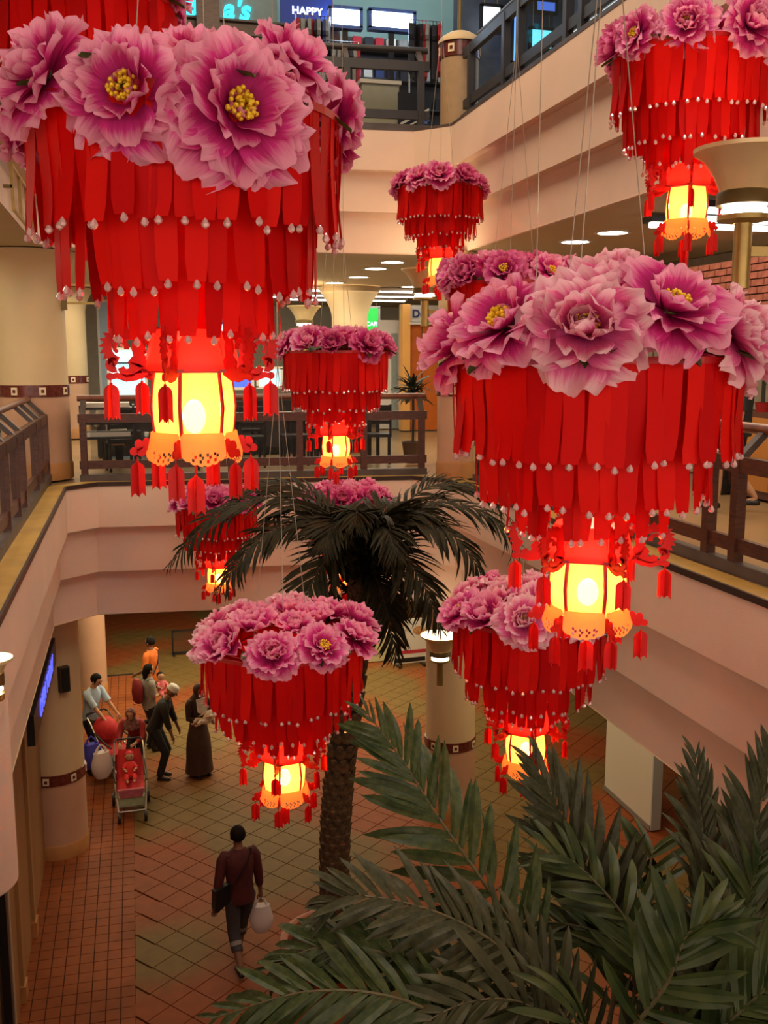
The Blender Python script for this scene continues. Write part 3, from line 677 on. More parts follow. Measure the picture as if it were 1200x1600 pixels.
# ------------------------------------------------------------------ palms
LF1 = mat('palm_leaf', (0.022, 0.040, 0.011), 0.42, c2=(0.060, 0.080, 0.022), scale=9, spec=.25)
LF2 = mat('palm_leaf_grey', (0.034, 0.038, 0.016), 0.45, c2=(0.068, 0.070, 0.034), scale=9, spec=.2)
LF3 = mat('tall_palm_leaf', (0.012, 0.011, 0.004), 0.6, c2=(0.034, 0.028, 0.010), spec=.2, scale=12)
STALK = mat('palm_stalk', (0.10, 0.085, 0.035), 0.5, var=.2, scale=10)
STALKD = mat('palm_stalk_dark', (0.03, 0.024, 0.012), 0.6)
def blade(wd, droop, curl, seed, n=7):
    """unit-length leaflet along +y, folded along its rib"""
    r = random.Random(seed); b = MB(); tw = r.uniform(-.5, .5)
    for i in range(n + 1):
        v = i / n; hw = wd * (sin(pi * min(1, v * .86 + .10)) ** .75) * (1 if v < .999 else 0) + .002; y = v * (1 - .12 * droop * v); z = -droop * v * v * .5
        xo = curl * v * v * .3; a = tw * v; f = hw * .42
        for sx, fz in ((-1, f), (0, 0), (1, f)): b.v.append((xo + sx * hw * cos(a), y, z + fz + sx * hw * sin(a)))
    for i in range(n):
        k = i * 3; b.f += [(k, k + 1, k + 4, k + 3), (k + 1, k + 2, k + 5, k + 4)]; b.m += [0, 0]
    return b
WB = [blade(.078, d, c, s) for s, (d, c) in enumerate([(.35, .1), (.6, -.2), (.85, .2), (.2, 0), (.5, .3), (1.1, 0)])]
WM = [[b.mesh('leaflet', m) for b in WB] for m in (LF1, LF2)]
TB_ = [blade(.044, d, c, 20 + s, 4) for s, (d, c) in enumerate([(.3, .1), (.7, -.2), (1.0, .2), (.5, 0)])]
def spline(pts, n):
    out = []; P = [pts[0] * 2 - pts[1]] + pts + [pts[-1] * 2 - pts[-2]]
    seg = len(pts) - 1
    for i in range(n + 1):
        q = i / n * seg; k = min(int(q), seg - 1); f = q - k; a, b, c, d = P[k:k + 4]
        out.append(0.5 * ((2 * b) + (c - a) * f + (2 * a - 5 * b + 4 * c - d) * f * f + (3 * b - a - 3 * c + d) * f ** 3))
    return out
LEAFLETS = [0]
def frond(parent, pts, ll, n, up=None, pal=0, parts=True, seed=0, start=.12, spread=(72, 24), dr=0, rad0=.014, lb=None, mt=None, lift=.15, wide=1.0):
    """pts: rachis points from base to tip, in the parent's local space"""
    r = random.Random(seed); Q = spline([Vector(p) for p in pts], 40)
    fr = MB().tube(Q, [rad0 * (1 - .8 * i / 40) for i in range(41)], 6).build('frond', mt or STALK, parent)
    up = Vector(up or (0, 0, 1)); jm = MB()
    for i in range(n):
        q = start + (1 - start) * (i + .5) / n
        for s in (-1, 1):
            f = min(.999, q + r.uniform(-.008, .008)) * 40; k = int(f); p = Q[k].lerp(Q[min(40, k + 1)], f - k)
            t = (Q[min(40, k + 1)] - Q[max(0, k - 1)]).normalized(); nn = (up - t * up.dot(t)).normalized(); sd = t.cross(nn)
            A = rad(spread[0] + (spread[1] - spread[0]) * q + r.uniform(-7, 7)); L_ = ll * (.45 + .55 * sin(pi * min(1, q * .95 + .12)) ** .7) * r.uniform(.88, 1.1) * (1 if q < .93 else .7)
            d = (t * cos(A) + sd * (s * sin(A)) + nn * (lift + r.uniform(-.1, .1))).normalized(); x = d.cross(nn).normalized(); z = x.cross(d)
            M = Matrix(((x.x, d.x, z.x, p.x), (x.y, d.y, z.y, p.y), (x.z, d.z, z.z, p.z), (0, 0, 0, 1))) @ S(L_ * wide, L_, L_)
            if parts and LEAFLETS[0] < 296:
                link(WM[pal][r.randrange(6)], 'leaflet', fr, M=M); LEAFLETS[0] += 1
            else: jm.join(r.choice(lb or WB), M)
    if jm.v: jm.build('leaflet', mt2(pal, lb), fr, kind='stuff')
    return fr
def mt2(pal, lb): return LF3 if lb is TB_ else (LF1, LF2)[pal]
# tall palm in the middle: pot, scaly trunk, dark fronds
tp = Vector((2.05, 10.35, 0)); t = thing('tall_palm', 'tall palm with scaly trunk and dark drooping fronds mid hall', 'palm tree', tp)
crown = at(566, 905, 10.55) - tp
tr = [Vector((0, 0, .35)), Vector((-.02, 0, 1.5)), Vector((.06, .02, 2.6)), Vector((crown.x - .02, crown.y, crown.z - .3)), crown]
TQ = spline(tr, 60)
def trad(q): return .165 if q < .6 else .165 - .06 * (q - .6) / .4
MB().tube(TQ, [trad(i / 60) * .93 for i in range(61)], 14).build('trunk', STALKD, t)
SCL = mat('trunk_scale', (0.05, 0.028, 0.013), 0.75, c2=(0.17, 0.10, 0.045), scale=16)
sc = MB(); 
for i in range(6):
    v = i / 5; hw = .068 * sin(pi * (.22 + .66 * v)) ; sc.v += [(-hw, .004 + .012 * v, -.085 + .15 * v), (0, .022 + .012 * v, -.09 + .155 * v), (hw, .004 + .012 * v, -.085 + .15 * v), (hw * .8, -.01, -.085 + .15 * v), (-hw * .8, -.01, -.085 + .15 * v)]
for i in range(5):
    for j in range(5): k = i * 5; sc.f.append((k + j, k + (j + 1) % 5, k + 5 + (j + 1) % 5, k + 5 + j)); sc.m.append(0)
sc.f += [(4, 3, 2, 1, 0), (25, 26, 27, 28, 29)]; sc.m += [0, 0]
scm = sc.mesh('trunk_scale', SCL); k = 0; rs = random.Random(4)
rows = 37
for j in range(rows):
    q = .02 + .9 * j / rows; f = q * 60; c = TQ[int(f)].lerp(TQ[min(60, int(f) + 1)], f - int(f)); R_ = trad(q)
    for i in range(8):
        a = 2 * pi * (i + .5 * (j % 2)) / 8 + rs.uniform(-.05, .05)
        link(scm, 'trunk_scale', t, M=T(*c) @ RZ(a - pi / 2) @ T(0, R_ * .90, 0) @ RX(rad(-6 + rs.uniform(-4, 4))) @ S(R_ / .165 * 1.0, 1, rs.uniform(.95, 1.05)))
rt = random.Random(8)
specs = [(265, 882, -.3), (345, 800, .2), (400, 840, .6), (820, 866, -.2), (800, 812, .5), (690, 985, -.8), (455, 1000, -.9), (648, 808, .7), (560, 812, .3), (515, 822, .9), (612, 815, -.5), (640, 960, .8), (620, 1030, -.4), (500, 980, .6), (760, 905, -.7), (340, 925, -.6), (700, 830, -.4), (535, 832, -.6), (585, 1010, .8), (505, 860, -1.0), (470, 830, .4), (590, 830, .1), (555, 822, -.9), (620, 870, -.9)]
for k, (x, y, dd) in enumerate(specs):
    tip = at(x, y, 10.55 + dd) - tp; d = tip - crown; h = Vector((d.x, d.y, 0)).length
    peak = max(0.0, .30 * h) + .12
    m1 = crown + d * .33 + Vector((0, 0, peak * 1.05)); m2 = crown + d * .72 + Vector((0, 0, peak * .85))
    frond(t, [crown + Vector((0, 0, -.1)), m1, m2, tip], .50 if k < 16 else .42, 42, parts=False, lb=TB_, seed=50 + k, mt=STALKD, rad0=.012, spread=(62, 22), lift=-.02, up=(d.x * -.2, d.y * -.2 - .25, 1), wide=1.0)
tuft = MB()
for i in range(70):
    a = rt.random() * 6.28; e = rt.uniform(.75, 1.5); d = Vector((cos(a) * cos(e), sin(a) * cos(e), sin(e))); x = d.cross(Vector((0, 0, 1))).normalized(); z = x.cross(d)
    M = Matrix(((x.x, d.x, z.x, crown.x), (x.y, d.y, z.y, crown.y), (x.z, d.z, z.z, crown.z - .12), (0, 0, 0, 1))) @ S(rt.uniform(.4, .62)); tuft.join(rt.choice(TB_), M)
tuft.build('crown_tuft', LF3, t, kind='stuff')
def pot(loc, r, h, label, m=TERRA):
    t = thing('planter', label, 'planter', loc)
    MB().lathe([(r * .78, 0), (r * .95, h * .75), (r * .97, h * .82), (r * 1.05, h * .84), (r * 1.06, h * .98), (r * 1.0, h), (r * .92, h * .97), (r * .9, h * .9), (r * .88, h * .72)], n=44).build('pot', m, t)
    MB().lathe([(r * .885, h * .8), (0, h * .84)], n=30).build('soil', mat('soil', (0.03, 0.018, 0.01), .95, var=.4, scale=30, bump=.5), t)
pot(Vector((2.05, 10.35, 0.013)), .62, .5, 'round terracotta planter holding the tall scaly palm')
pf = at(930, 1700, 4.6); pb = Vector((pf.x, pf.y, 0))
pot(pb + Vector((0, 0, .013)), .55, .55, 'round terracotta planter under the broad leaved front palm')
pl_ = on_z(8, 1640, .5); pot(Vector((pl_.x + .24, pl_.y, 0.02)), .26, .5, 'reddish planter rim in the bottom left corner by the shop wall')
# front palm
t = thing('front_palm', 'broad leaved palm filling the lower right of the view', 'palm tree', pb)
hub = pf - pb
MB().tube([(0, 0, .4), (.03, 0, 1.4), tuple(hub * 1.0 + Vector((0, 0, -.3))), tuple(hub)], [.09, .08, .075, .05], 12).build('trunk', STALKD, t)
def F(pxs, ll, n, pal=0, seed=0, up=(0, -.5, 1), **kw):
    pts = [hub] + [at(*p) - pb for p in pxs]
    return frond(t, pts, ll, n, up=up, pal=pal, seed=seed, **kw)
F([(850, 1520, 4.5), (770, 1400, 4.5), (680, 1270, 4.55), (630, 1190, 4.6), (572, 1112, 4.6)], .40, 23, 0, 1, start=.22, up=(.1, -.8, .6), spread=(66, 26), lift=.05)
F([(960, 1530, 4.9), (930, 1400, 5.0), (890, 1300, 5.0), (830, 1185, 5.0)], .46, 22, 1, 2, start=.28, up=(0, -.8, .6), spread=(60, 22))
F([(1050, 1560, 4.4), (1110, 1430, 4.6), (1098, 1300, 4.8), (1085, 1175, 4.9)], .36, 22, 1, 3, start=.3, up=(0, -1, .3), spread=(58, 20))
F([(820, 1600, 4.2), (700, 1540, 4.1), (600, 1490, 4.1), (500, 1480, 4.1), (420, 1515, 4.1)], .36, 21, 0, 4, start=.22, up=(0, -.6, 1), spread=(62, 22), lift=-.05)
F([(760, 1625, 4.0), (620, 1560, 3.9), (480, 1550, 3.9), (330, 1592, 3.9)], .38, 20, 0, 5, start=.28, up=(0, -.5, 1), lift=-.05)
F([(850, 1560, 4.3), (780, 1480, 4.2), (680, 1425, 4.2), (560, 1400, 4.2), (500, 1425, 4.2)], .34, 20, 1, 6, start=.3, up=(0, -.5, 1))
F([(1120, 1560, 4.3), (1170, 1420, 4.5), (1180, 1300, 4.6), (1215, 1140, 4.6)], .44, 20, 1, 7, start=.22, up=(0, -1, .4), spread=(50, 20))
F([(1000, 1560, 4.5), (985, 1450, 4.7), (900, 1350, 4.8), (840, 1330, 4.8)], .36, 16, 0, 8, start=.3, up=(0, -.7, .8))
F([(1080, 1640, 4.1), (1180, 1560, 4.0), (1260, 1480, 4.0)], .42, 18, 0, 9, start=.2)
F([(980, 1620, 4.0), (1040, 1540, 3.95), (1075, 1460, 3.95), (1130, 1440, 3.95)], .36, 16, 0, 10, start=.2, up=(0, -.8, .8))
F([(880, 1640, 4.1), (820, 1570, 4.0), (720, 1570, 3.9), (600, 1640, 3.8)], .36, 18, 1, 11, start=.2)
F([(1000, 1640, 4.4), (1100, 1620, 4.1), (1230, 1600, 4.0)], .42, 18, 0, 12, start=.2)
F([(960, 1560, 5.0), (1000, 1430, 5.2), (1020, 1330, 5.3), (1000, 1440, 5.4)], .34, 14, 0, 13, start=.2)
F([(1100, 1600, 4.7), (1180, 1500, 4.9), (1260, 1400, 5.0)], .5, 16, 0, 14, start=.15, up=(0, -.8, .8))
F([(930, 1640, 4.0), (900, 1600, 3.8), (850, 1660, 3.7)], .34, 12, 0, 15, start=.2)
F([(990, 1560, 4.7), (960, 1470, 4.8), (840, 1440, 4.9), (760, 1470, 4.9)], .34, 15, 0, 16, start=.2)
F([(1150, 1650, 4.3), (1190, 1540, 4.4), (1170, 1420, 4.5), (1190, 1330, 4.5)], .40, 20, 0, 17, start=.15, up=(0, -1, .4))
F([(1050, 1640, 4.2), (1090, 1570, 4.2), (1120, 1500, 4.2), (1100, 1440, 4.2)], .38, 18, 1, 18, start=.15, up=(0, -1, .5))
F([(900, 1620, 4.4), (860, 1560, 4.4), (800, 1500, 4.4), (730, 1500, 4.4)], .34, 16, 1, 19, start=.15, up=(0, -.8, .8))
# ------------------------------------------------------------------ shops, signs, furniture
def glow(name, c, es): return mat(name, c, .5, emit=c, es=es)
def text(s, size, parent, M, m, ext=.012, name='lettering', bold=0.0, shear=0.0, align='CENTER'):
    cu = bpy.data.curves.new(name, 'FONT'); cu.body = s; cu.size = size; cu.extrude = ext; cu.offset = bold; cu.shear = shear; cu.align_x = align; cu.align_y = 'CENTER'; cu.resolution_u = 3
    tmp = bpy.data.objects.new('tmp', cu); COL.objects.link(tmp)
    dg = bpy.context.evaluated_depsgraph_get(); me = bpy.data.meshes.new_from_object(tmp.evaluated_get(dg)); bpy.data.objects.remove(tmp); me.materials.clear(); me.materials.append(m)
    return link(me, name, parent, M=M)
FACE = RX(pi / 2)                      # lettering upright, read from -y
def boxpart(name, c, d, m, t, rz=0, **kw): return MB().box(c, d, rz).build(name, m, t, smooth=False, **kw)
def pbox(x0, y0, x1, y1, Y):
    """centre and size of an upright rectangle in the plane y=Y"""
    a = on_y(x0, y0, Y); b = on_y(x1, y1, Y); return (a + b) / 2, abs(b.x - a.x), abs(b.z - a.z)
def board(name, label, cat, x0, y0, x1, y1, Y, m, th=.05, frame=None, group=None, hang=None):
    c, w_, h_ = pbox(x0, y0, x1, y1, Y); t = thing(name, label, cat, (c.x, c.y, c.z - h_ / 2), group=group)
    boxpart('panel', (0, 0, h_ / 2), (w_, th, h_), m, t)
    if hang:
        for x in (-w_ / 2 + .06, w_ / 2 - .06): MB().tube([(x, 0, h_ - .02), (x, 0, hang - (c.z - h_ / 2))], .012, 6).build('hanger', BRASSD, t)
    if frame:
        f = MB()
        for z in (0, h_): f.box((0, -.01, z), (w_ + .05, th + .02, .05))
        for x in (-w_ / 2, w_ / 2): f.box((x, -.01, h_ / 2), (.05, th + .02, h_))
        f.build('frame', frame, t, smooth=False)
    return t, w_, h_
SAGE = mat('sage_board', (0.22, 0.27, 0.23), .6, var=.05)
TEAL = mat('teal_wall', (0.16, 0.27, 0.25), .6, var=.05, scale=2)
BLUE = mat('blue_board', (0.01, 0.04, 0.30), .5)
NEON = glow('cyan_neon', (0.02, 0.55, 0.75), 1.6)
PALEW = mat('pale_shop_wall', (0.50, 0.46, 0.36), .7, var=.05)
LITW = glow('white_lightbox', (0.70, 0.86, 1.0), 6.0)
DARKW = mat('dark_shop', (0.03, 0.022, 0.02), .6, var=.3, scale=2)
# upper level shop
b = MB(); b.box((.3, 17.4, (FU + CT) / 2), (10.6, .1, CT - FU)); b.build('wall_back', TEAL, smooth=False, kind='structure')
b = MB(); b.box((8.6, 17.4, (FU + CT) / 2), (6.0, .1, CT - FU)); b.build('wall_back', mat('dark_shop_wall', (.05, .055, .07), .5, var=.3, scale=2), smooth=False, kind='structure')
for k, (x0, y0, x1, y1, c_, e_, lb_) in enumerate([(752, 8, 782, 52, (.75, .85, .95), 1.2, 'pale lit shop panel just right of the thin pole on the upper floor'), (800, 20, 818, 100, (.10, .30, .8), .9, 'narrow blue lit shop panel behind the upper right railing'),
        (828, 44, 862, 80, (.12, .55, .75), 1.1, 'cyan lit shop panel behind the upper right railing'), (836, 0, 868, 22, (.05, .12, .5), .9, 'dark blue shop panel above the cyan one'), (884, 2, 900, 54, (.6, .55, .38), .6, 'narrow cream shop panel behind the upper right railing')]):
    board('shop_sign', lb_, 'sign', x0, y0, x1, y1, 17.0, glow('shop_glow_%d' % k, c_, e_), .06, frame=BLACK, hang=CT)  # glowing panels stand in for lit shop windows
t, w_, h_ = board('sign_board', 'grey green sign board carrying cyan neon letters on the upper floor', 'sign', 262, -60, 433, 40, 16.4, SAGE, .08)
Lc = on_y(295, 8, 16.33) - t.location; text('B', .46, t, T(*Lc) @ FACE, NEON, bold=.012, shear=.2)
Lc = on_y(368, 16, 16.33) - t.location; text("a's", .42, t, T(*Lc) @ FACE, NEON, bold=.012, shear=.25)
t = thing('shop_post', 'dark brown post in front of the neon letter board', 'post', (on_y(325, 40, 15.9).x, 15.9, FU)); boxpart('post_shaft', (0, 0, 1.9), (.34, .12, 3.8), WOOD, t); boxpart('plinth', (0, 0, .1), (.4, .18, .2), GREYW, t)
t = thing('shop_lintel', 'dark brown beam below the neon letter board', 'beam', (on_y(380, 50, 16.2).x, 16.2, on_y(380, 58, 16.2).z)); boxpart('beam_face', (0, 0, .1), (3.0, .14, .18), WOOD, t); boxpart('beam_lip', (0, -.03, .2), (3.0, .2, .03), GREYW, t)
for x in (-1.45, 1.45): boxpart('leg', (x, 0, -.5), (.08, .1, 1.1), WOOD, t)
t, w_, h_ = board('sign_board', 'deep blue sign board with small white words on the upper floor', 'sign', 437, -40, 520, 60, 16.3, BLUE, .06)
Lc = on_y(480, 18, 16.26) - t.location; text('HAPPY', .16, t, T(*Lc) @ FACE, glow('white_letters', (.8, .85, 1), 1.2), .004, bold=.004)
for k, (x0, x1, lb_) in enumerate([(515, 563, 'left one of two glaring white light boxes over the clothes shop'), (577, 646, 'right one of two glaring white light boxes over the clothes shop')]):
    t, w_, h_ = board('light_box', lb_, 'light', x0, 12 + k * 4, x1, 46 + k * 5, 16.0, LITW, .12, frame=mat('steel_blue', (.05, .09, .25), .4), group='upper floor light boxes')
    for z in (.33, .66): MB().tube([(-w_ / 2 + .04, -.09, h_ * z), (w_ / 2 - .04, -.09, h_ * z)], .02, 8).build('tube_lamp', LITW, t)
    boxpart('stand', (0, .02, (FU - t.location.z) / 2), (.08, .08, t.location.z - FU), BLACK, t)
GARM = [mat('cloth_%d' % i, c, .8, var=.15) for i, c in enumerate([(.012, .012, .016), (.35, .01, .02), (.03, .05, .16), (.25, .25, .24), (.02, .02, .03)])]
def garment(parent, x, z, m, r, y=0, w_=.3, h=.62):
    b = MB(); o = [(-w_ / 2, -.03), (-w_ * .62, -.2), (-w_ * .5, -.25), (-w_ * .42, -.16), (-w_ * .4, -h), (w_ * .4, -h), (w_ * .42, -.16), (w_ * .5, -.25), (w_ * .62, -.2), (w_ / 2, -.03), (.05, 0), (-.05, 0)]
    b.prism(o, .05, M=T(x, y, z) @ RZ(rad(r))); b.tube([(x, y, z + .07), (x + .01, y, z + .03), (x, y, z)], .006, 5); return b.build('garment', m, parent, smooth=False)
def rack(x0, x1, y, Y, n, seed, label):
    a = on_y(x0, y, Y); c = on_y(x1, y, Y); r = random.Random(seed); t = thing('clothes_rack', label, 'clothes rack', ((a.x + c.x) / 2, Y, FU), group='upper floor clothes racks'); W = c.x - a.x; z = a.z - FU
    MB().tube([(-W / 2, 0, .0), (-W / 2, 0, z), (W / 2, 0, z), (W / 2, 0, 0)], .016, 8).build('rail', mat('chrome', (.6, .6, .62), .2, metal=.9), t)
    for i in range(n): garment(t, -W / 2 + W * (i + .5) / n, z - .07, r.choice(GARM), r.uniform(60, 100), w_=r.uniform(.3, .42), h=r.uniform(.55, .8))
rack(462, 515, 22, 15.6, 9, 3, 'clothes rack of black and red garments under the blue board')
rack(640, 690, 30, 15.3, 9, 5, 'clothes rack of black garments beside the upper corner pillar')
rack(500, 560, 62, 15.2, 8, 9, 'low clothes rack of dark garments below the light boxes')
c, w_, h_ = pbox(508, 40, 692, 176, 17.0); t = thing('shop_shelf', 'dark shelving with small coloured goods behind the clothes racks', 'shelf', (c.x, 17.05, FU)); boxpart('back_panel', (0, .12, 1.15), (w_, .04, 2.3), DARKW, t)
r = random.Random(12); gd = [MB().box((0, 0, 0), (.14, .12, .2)).mesh('goods', m, smooth=False) for m in GARM + [WHITE, mat('goods_pink', (.4, .08, .14), .6)]]
for z in (.25, .7, 1.15, 1.6, 2.05):
    boxpart('shelf', (0, 0, z), (w_, .26, .03), BLACK, t)
    for i in range(10): link(r.choice(gd), 'goods', t, loc=(-w_ / 2 + .12 + i * w_ / 10 + r.uniform(-.02, .02), 0, z + .115))
t = thing('display_case', 'plain grey green box counter standing behind the upper back railing', 'counter', (on_y(588, 120, 14.6).x, 14.6, FU)); boxpart('case', (0, 0, .42), (.54, .5, .84), mat('case_paint', (.36, .36, .27), .6, var=.04), t); boxpart('worktop', (0, 0, .86), (.6, .56, .05), WHITE, t); boxpart('plinth', (0, 0, .03), (.48, .44, .06), BLACK, t)
c, w_, h_ = pbox(622, 96, 672, 168, 14.15); t = thing('poster', 'black poster with slanting white and blue stripes behind the upper railing', 'poster', (c.x, 14.15, FU)); boxpart('panel', (0, 0, h_ / 2 + .1), (w_, .03, h_), mat('poster_navy', (.006, .009, .02), .4), t); boxpart('foot', (0, .05, .05), (w_, .2, .1), BLACK, t)
for k, (o, th, m) in enumerate([(-.0, .03, WHITE), (-.08, .022, WHITE), (-.15, .02, mat('stripe_blue', (.12, .2, .5), .5))]):
    MB().bar((-w_ / 2 + .03, -.02, .16 + o + .1), (w_ / 2 - .02, -.02, h_ * .82 + o), .01, th, up=(0, 0, 1)).build('stripe', m, t, smooth=False)
text('URBAN', .085, t, T(.08, -.02, h_ * .36) @ RY(-rad(44)) @ FACE, mat('stripe_blue', (.12, .2, .5), .5), .003, bold=.003)
for k, (x, y, m) in enumerate([(525, 118, GARM[3]), (538, 128, GARM[2]), (548, 112, GARM[1])]):
    p = on_y(x, y, 14.6); t = thing('display_stand', ['small display stand with a pale box, left of three', 'small display stand with a blue box, middle of three', 'small display stand with a red box, right of three'][k], 'stand', (p.x, 14.6, FU)); MB().tube([(0, 0, 0), (0, 0, .7)], .02, 8).build('pole', BLACK, t); boxpart('box', (0, 0, .78), (.12, .12, .16), m, t); boxpart('foot', (0, 0, .01), (.2, .2, .02), BLACK, t)
# upper right shops
b = MB(); b.box((7.5, 9, (FU + CT) / 2), (.1, 20, CT - FU)); b.build('wall_right', mat('upper_shop_wall', (.10, .12, .14), .6, var=.2, scale=1), smooth=False, kind='structure')
for k, (y0, y1, z0, z1, m, lb_) in enumerate([(11.9, 13.6, .9, 2.0, glow('blue_window', (.04, .25, .8), 1.2), 'blue lit shop window near the upper corner pillar'), (9.9, 11.5, .7, 1.7, glow('cyan_window', (.15, .55, .8), 1.3), 'cyan lit shop window in the middle of the upper right side'),
        (14.0, 16.4, .4, 2.4, glow('white_window', (.75, .85, .9), 1.1), 'white lit shop window farthest along the upper right side'), (7.4, 9.2, .6, 2.2, glow('cream_window', (.8, .75, .55), .5), 'cream lit shop window at the top right of the upper level')]):
    t = thing('shop_window', lb_, 'shop window', (7.35, (y0 + y1) / 2, FU)); W = y1 - y0; boxpart('pane', (0, 0, (z0 + z1) / 2), (.04, W, z1 - z0), m, t)
    f = MB(); f.box((-.03, 0, z0), (.08, W + .1, .08)); f.box((-.03, 0, z1), (.08, W + .1, .08)); [f.box((-.03, s * W / 2, (z0 + z1) / 2), (.08, .08, z1 - z0)) for s in (-1, 0, 1)]; f.build('frame', BLACK, t, smooth=False)
    boxpart('base', (0, 0, z0 / 2), (.06, W, z0), DARKW, t)

# middle level: back of the food court
b = MB(); b.box((1.5, 27.5, (FM + CM) / 2), (21, .1, CM - FM)); b.build('wall_back', PALEW, smooth=False, kind='structure')
def flat(name, label, cat, x0, y0, x1, y1, Y, m, **kw): return board(name, label, cat, x0, y0, x1, y1, Y, m, **kw)
flat('wall_panel', 'pale blue panel beside the yellow column at the left of the food court', 'panel', 152, 470, 186, 640, 24.0, mat('pale_blue', (.40, .50, .60), .5), frame=WHITE)
t, w_, h_ = flat('sign_board', 'bright green sign right of the flared yellow column', 'sign', 571, 480, 592, 528, 23.5, glow('green_sign', (.03, .45, .06), .8), frame=WHITE, hang=CM); text('CAFE', .14, t, T(0, -.04, h_ * .45) @ FACE, glow('white_letters', (.8, .85, 1), 1.2), .004)
t = thing('partition', 'white partition wall beside the orange kiosk', 'partition', (on_y(607, 600, 22.6).x, 22.6, FM)); boxpart('panel', (0, 0, 1.25), (.5, .12, 2.5), WHITE, t); boxpart('door_leaf', (.12, -.07, 1.1), (.14, .03, 2.2), mat('grey_green', (.28, .33, .3), .5), t)
o1 = on_y(626, 600, 22); o2 = on_y(684, 600, 22); ow = o2.x - o1.x; oh = on_y(650, 476, 22).z - FM
ORG = mat('orange_panel', (.62, .14, .012), .45, var=.06); ORL = mat('orange_frame', (.85, .42, .10), .45)
t = thing('kiosk', 'orange kiosk wall with a white sign left of the slim column', 'kiosk', ((o1.x + o2.x) / 2, 22, FM)); boxpart('frame', (-ow / 2 + .08, -.05, oh / 2), (.18, .3, oh), ORL, t)
for k in range(2): boxpart('panel', (-ow / 2 + .32 + k * .37 + (.06 if k else 0), 0, oh * .42), (.3 if k == 0 else .5, .1, oh * .84), ORG, t)
boxpart('shelf', (.1, -.08, oh * .85), (ow - .1, .3, .05), WHITE, t); boxpart('sign_panel', (.1, -.02, oh * .93), (ow - .2, .1, oh * .13), WHITE, t); text('Deli', .24, t, T(-.0, -.09, oh * .925) @ FACE, mat('navy_letters', (.02, .03, .15), .5), .006, bold=.008)
t, w_, h_ = flat('display_fridge', 'glowing pale cyan display fridge at the left of the food court', 'fridge', 168, 545, 232, 690, 21, glow('cyan_case', (.40, .75, .85), .7), frame=WHITE)
for z in (.3, .5, .7, .85): boxpart('shelf', (0, -.05, h_ * z), (w_, .08, .03), BLACK, t)
flat('menu_board', 'blue menu board seen past the body of the big left lantern', 'sign', 362, 583, 395, 607, 20, glow('blue_menu', (.05, .10, .6), .8), frame=WHITE, hang=CM)
flat('menu_board', 'pale cyan menu board right of the big left lantern body', 'sign', 402, 575, 440, 605, 20, glow('cyan_menu', (.35, .7, .8), .8), frame=WHITE, hang=CM)
flat('menu_board', 'small white lit panel above the big left lantern hood', 'sign', 335, 505, 372, 528, 23, glow('white_menu', (.75, .8, .95), 1.5), frame=BLUE, hang=CM)
for k in range(3):
    t = thing('ceiling_light_strip', ['long white ceiling strip light nearest above the food court right side', 'long white ceiling strip light second above the food court right side', 'long white ceiling strip light farthest above the food court right side'][k], 'ceiling light', (4.9, 20 + k * 1.6, CM - .06)); boxpart('housing', (0, 0, .03), (3.0, .16, .06), WHITE, t); boxpart('tube', (0, 0, -.01), (2.9, .06, .04), glow('strip_glow', (1, .97, .9), 4), t)
for k in range(3):
    t = thing('ceiling_light_strip', ['left hand white strip light over the food court, nearest', 'left hand white strip light over the food court, middle', 'left hand white strip light over the food court, farthest'][k], 'ceiling light', (2.2, 20.8 + k * 1.5, CM - .06)); boxpart('housing', (0, 0, .03), (2.2, .16, .06), WHITE, t); boxpart('tube', (0, 0, -.01), (2.1, .06, .04), glow('strip_glow', (1, .97, .9), 4), t)
for k in range(3):
    t = thing('ceiling_light_strip', ['white slatted strip light right of the top right lantern, nearest', 'white slatted strip light right of the top right lantern, middle', 'white slatted strip light right of the top right lantern, farthest'][k], 'ceiling light', (6.0, 8.2 + k * .5, CM - .08)); boxpart('housing', (0, 0, .03), (2.0, .2, .06), BLACK, t); boxpart('tube', (0, 0, -.02), (1.9, .10, .04), glow('strip_glow', (1, .97, .9), 4), t)
# tables and chairs
CHM = mat('chair_black', (.015, .012, .012), .4); TBW = mat('table_top', (.55, .50, .42), .35)
def chair_part():
    a = MB(); a.box((0, 0, .45), (.42, .42, .05)); bk = MB(); bk.box((0, .2, .86), (.4, .03, .12)); bk.box((0, .2, .66), (.4, .02, .06)); [bk.box((x, .2, .68), (.035, .035, .5)) for x in (-.19, .19)]
    lg = MB().box((0, 0, .215), (.035, .035, .43)); return a.mesh('seat', CHM, False), bk.mesh('backrest', CHM, False), lg.mesh('leg', CHM, False)
CP = chair_part()
chs = [(-.2, 15.0, 10), (.75, 14.95, -8), (1.7, 15.05, 5), (3.0, 15.0, 0), (3.7, 15.1, -12), (-.1, 16.6, 180), (.8, 16.55, 175), (1.8, 16.6, 190), (3.1, 16.5, 180), (2.4, 15.2, 90), (2.6, 18.9, 0), (.6, 19.0, 0), (3.6, 19.0, 20)]
for k, (x, y, a) in enumerate(chs):
    t = thing('dining_chair', ['black chair at the left end of the food court front row under the seated person', 'black chair second from the left in the front row', 'black chair third from the left in the front row', 'black chair in the front row left of the potted plant table', 'rightmost black chair of the food court front row', 'leftmost black chair of the second row, facing away', 'second black chair from the left in the second row', 'third black chair from the left in the second row', 'rightmost black chair of the second row', 'black chair turned sideways between the front row tables', 'black chair in front of the far counter table', 'black chair left of the far counter table front', 'black chair by the small far table'][k], 'chair', (x, y, FM), rad(a) + pi, group='black food court chairs'); link(CP[0], 'seat', t); link(CP[1], 'backrest', t)
    for sx in (-1, 1):
        for sy in (-1, 1): link(CP[2], 'leg', t, loc=(sx * .18, sy * .18, 0))
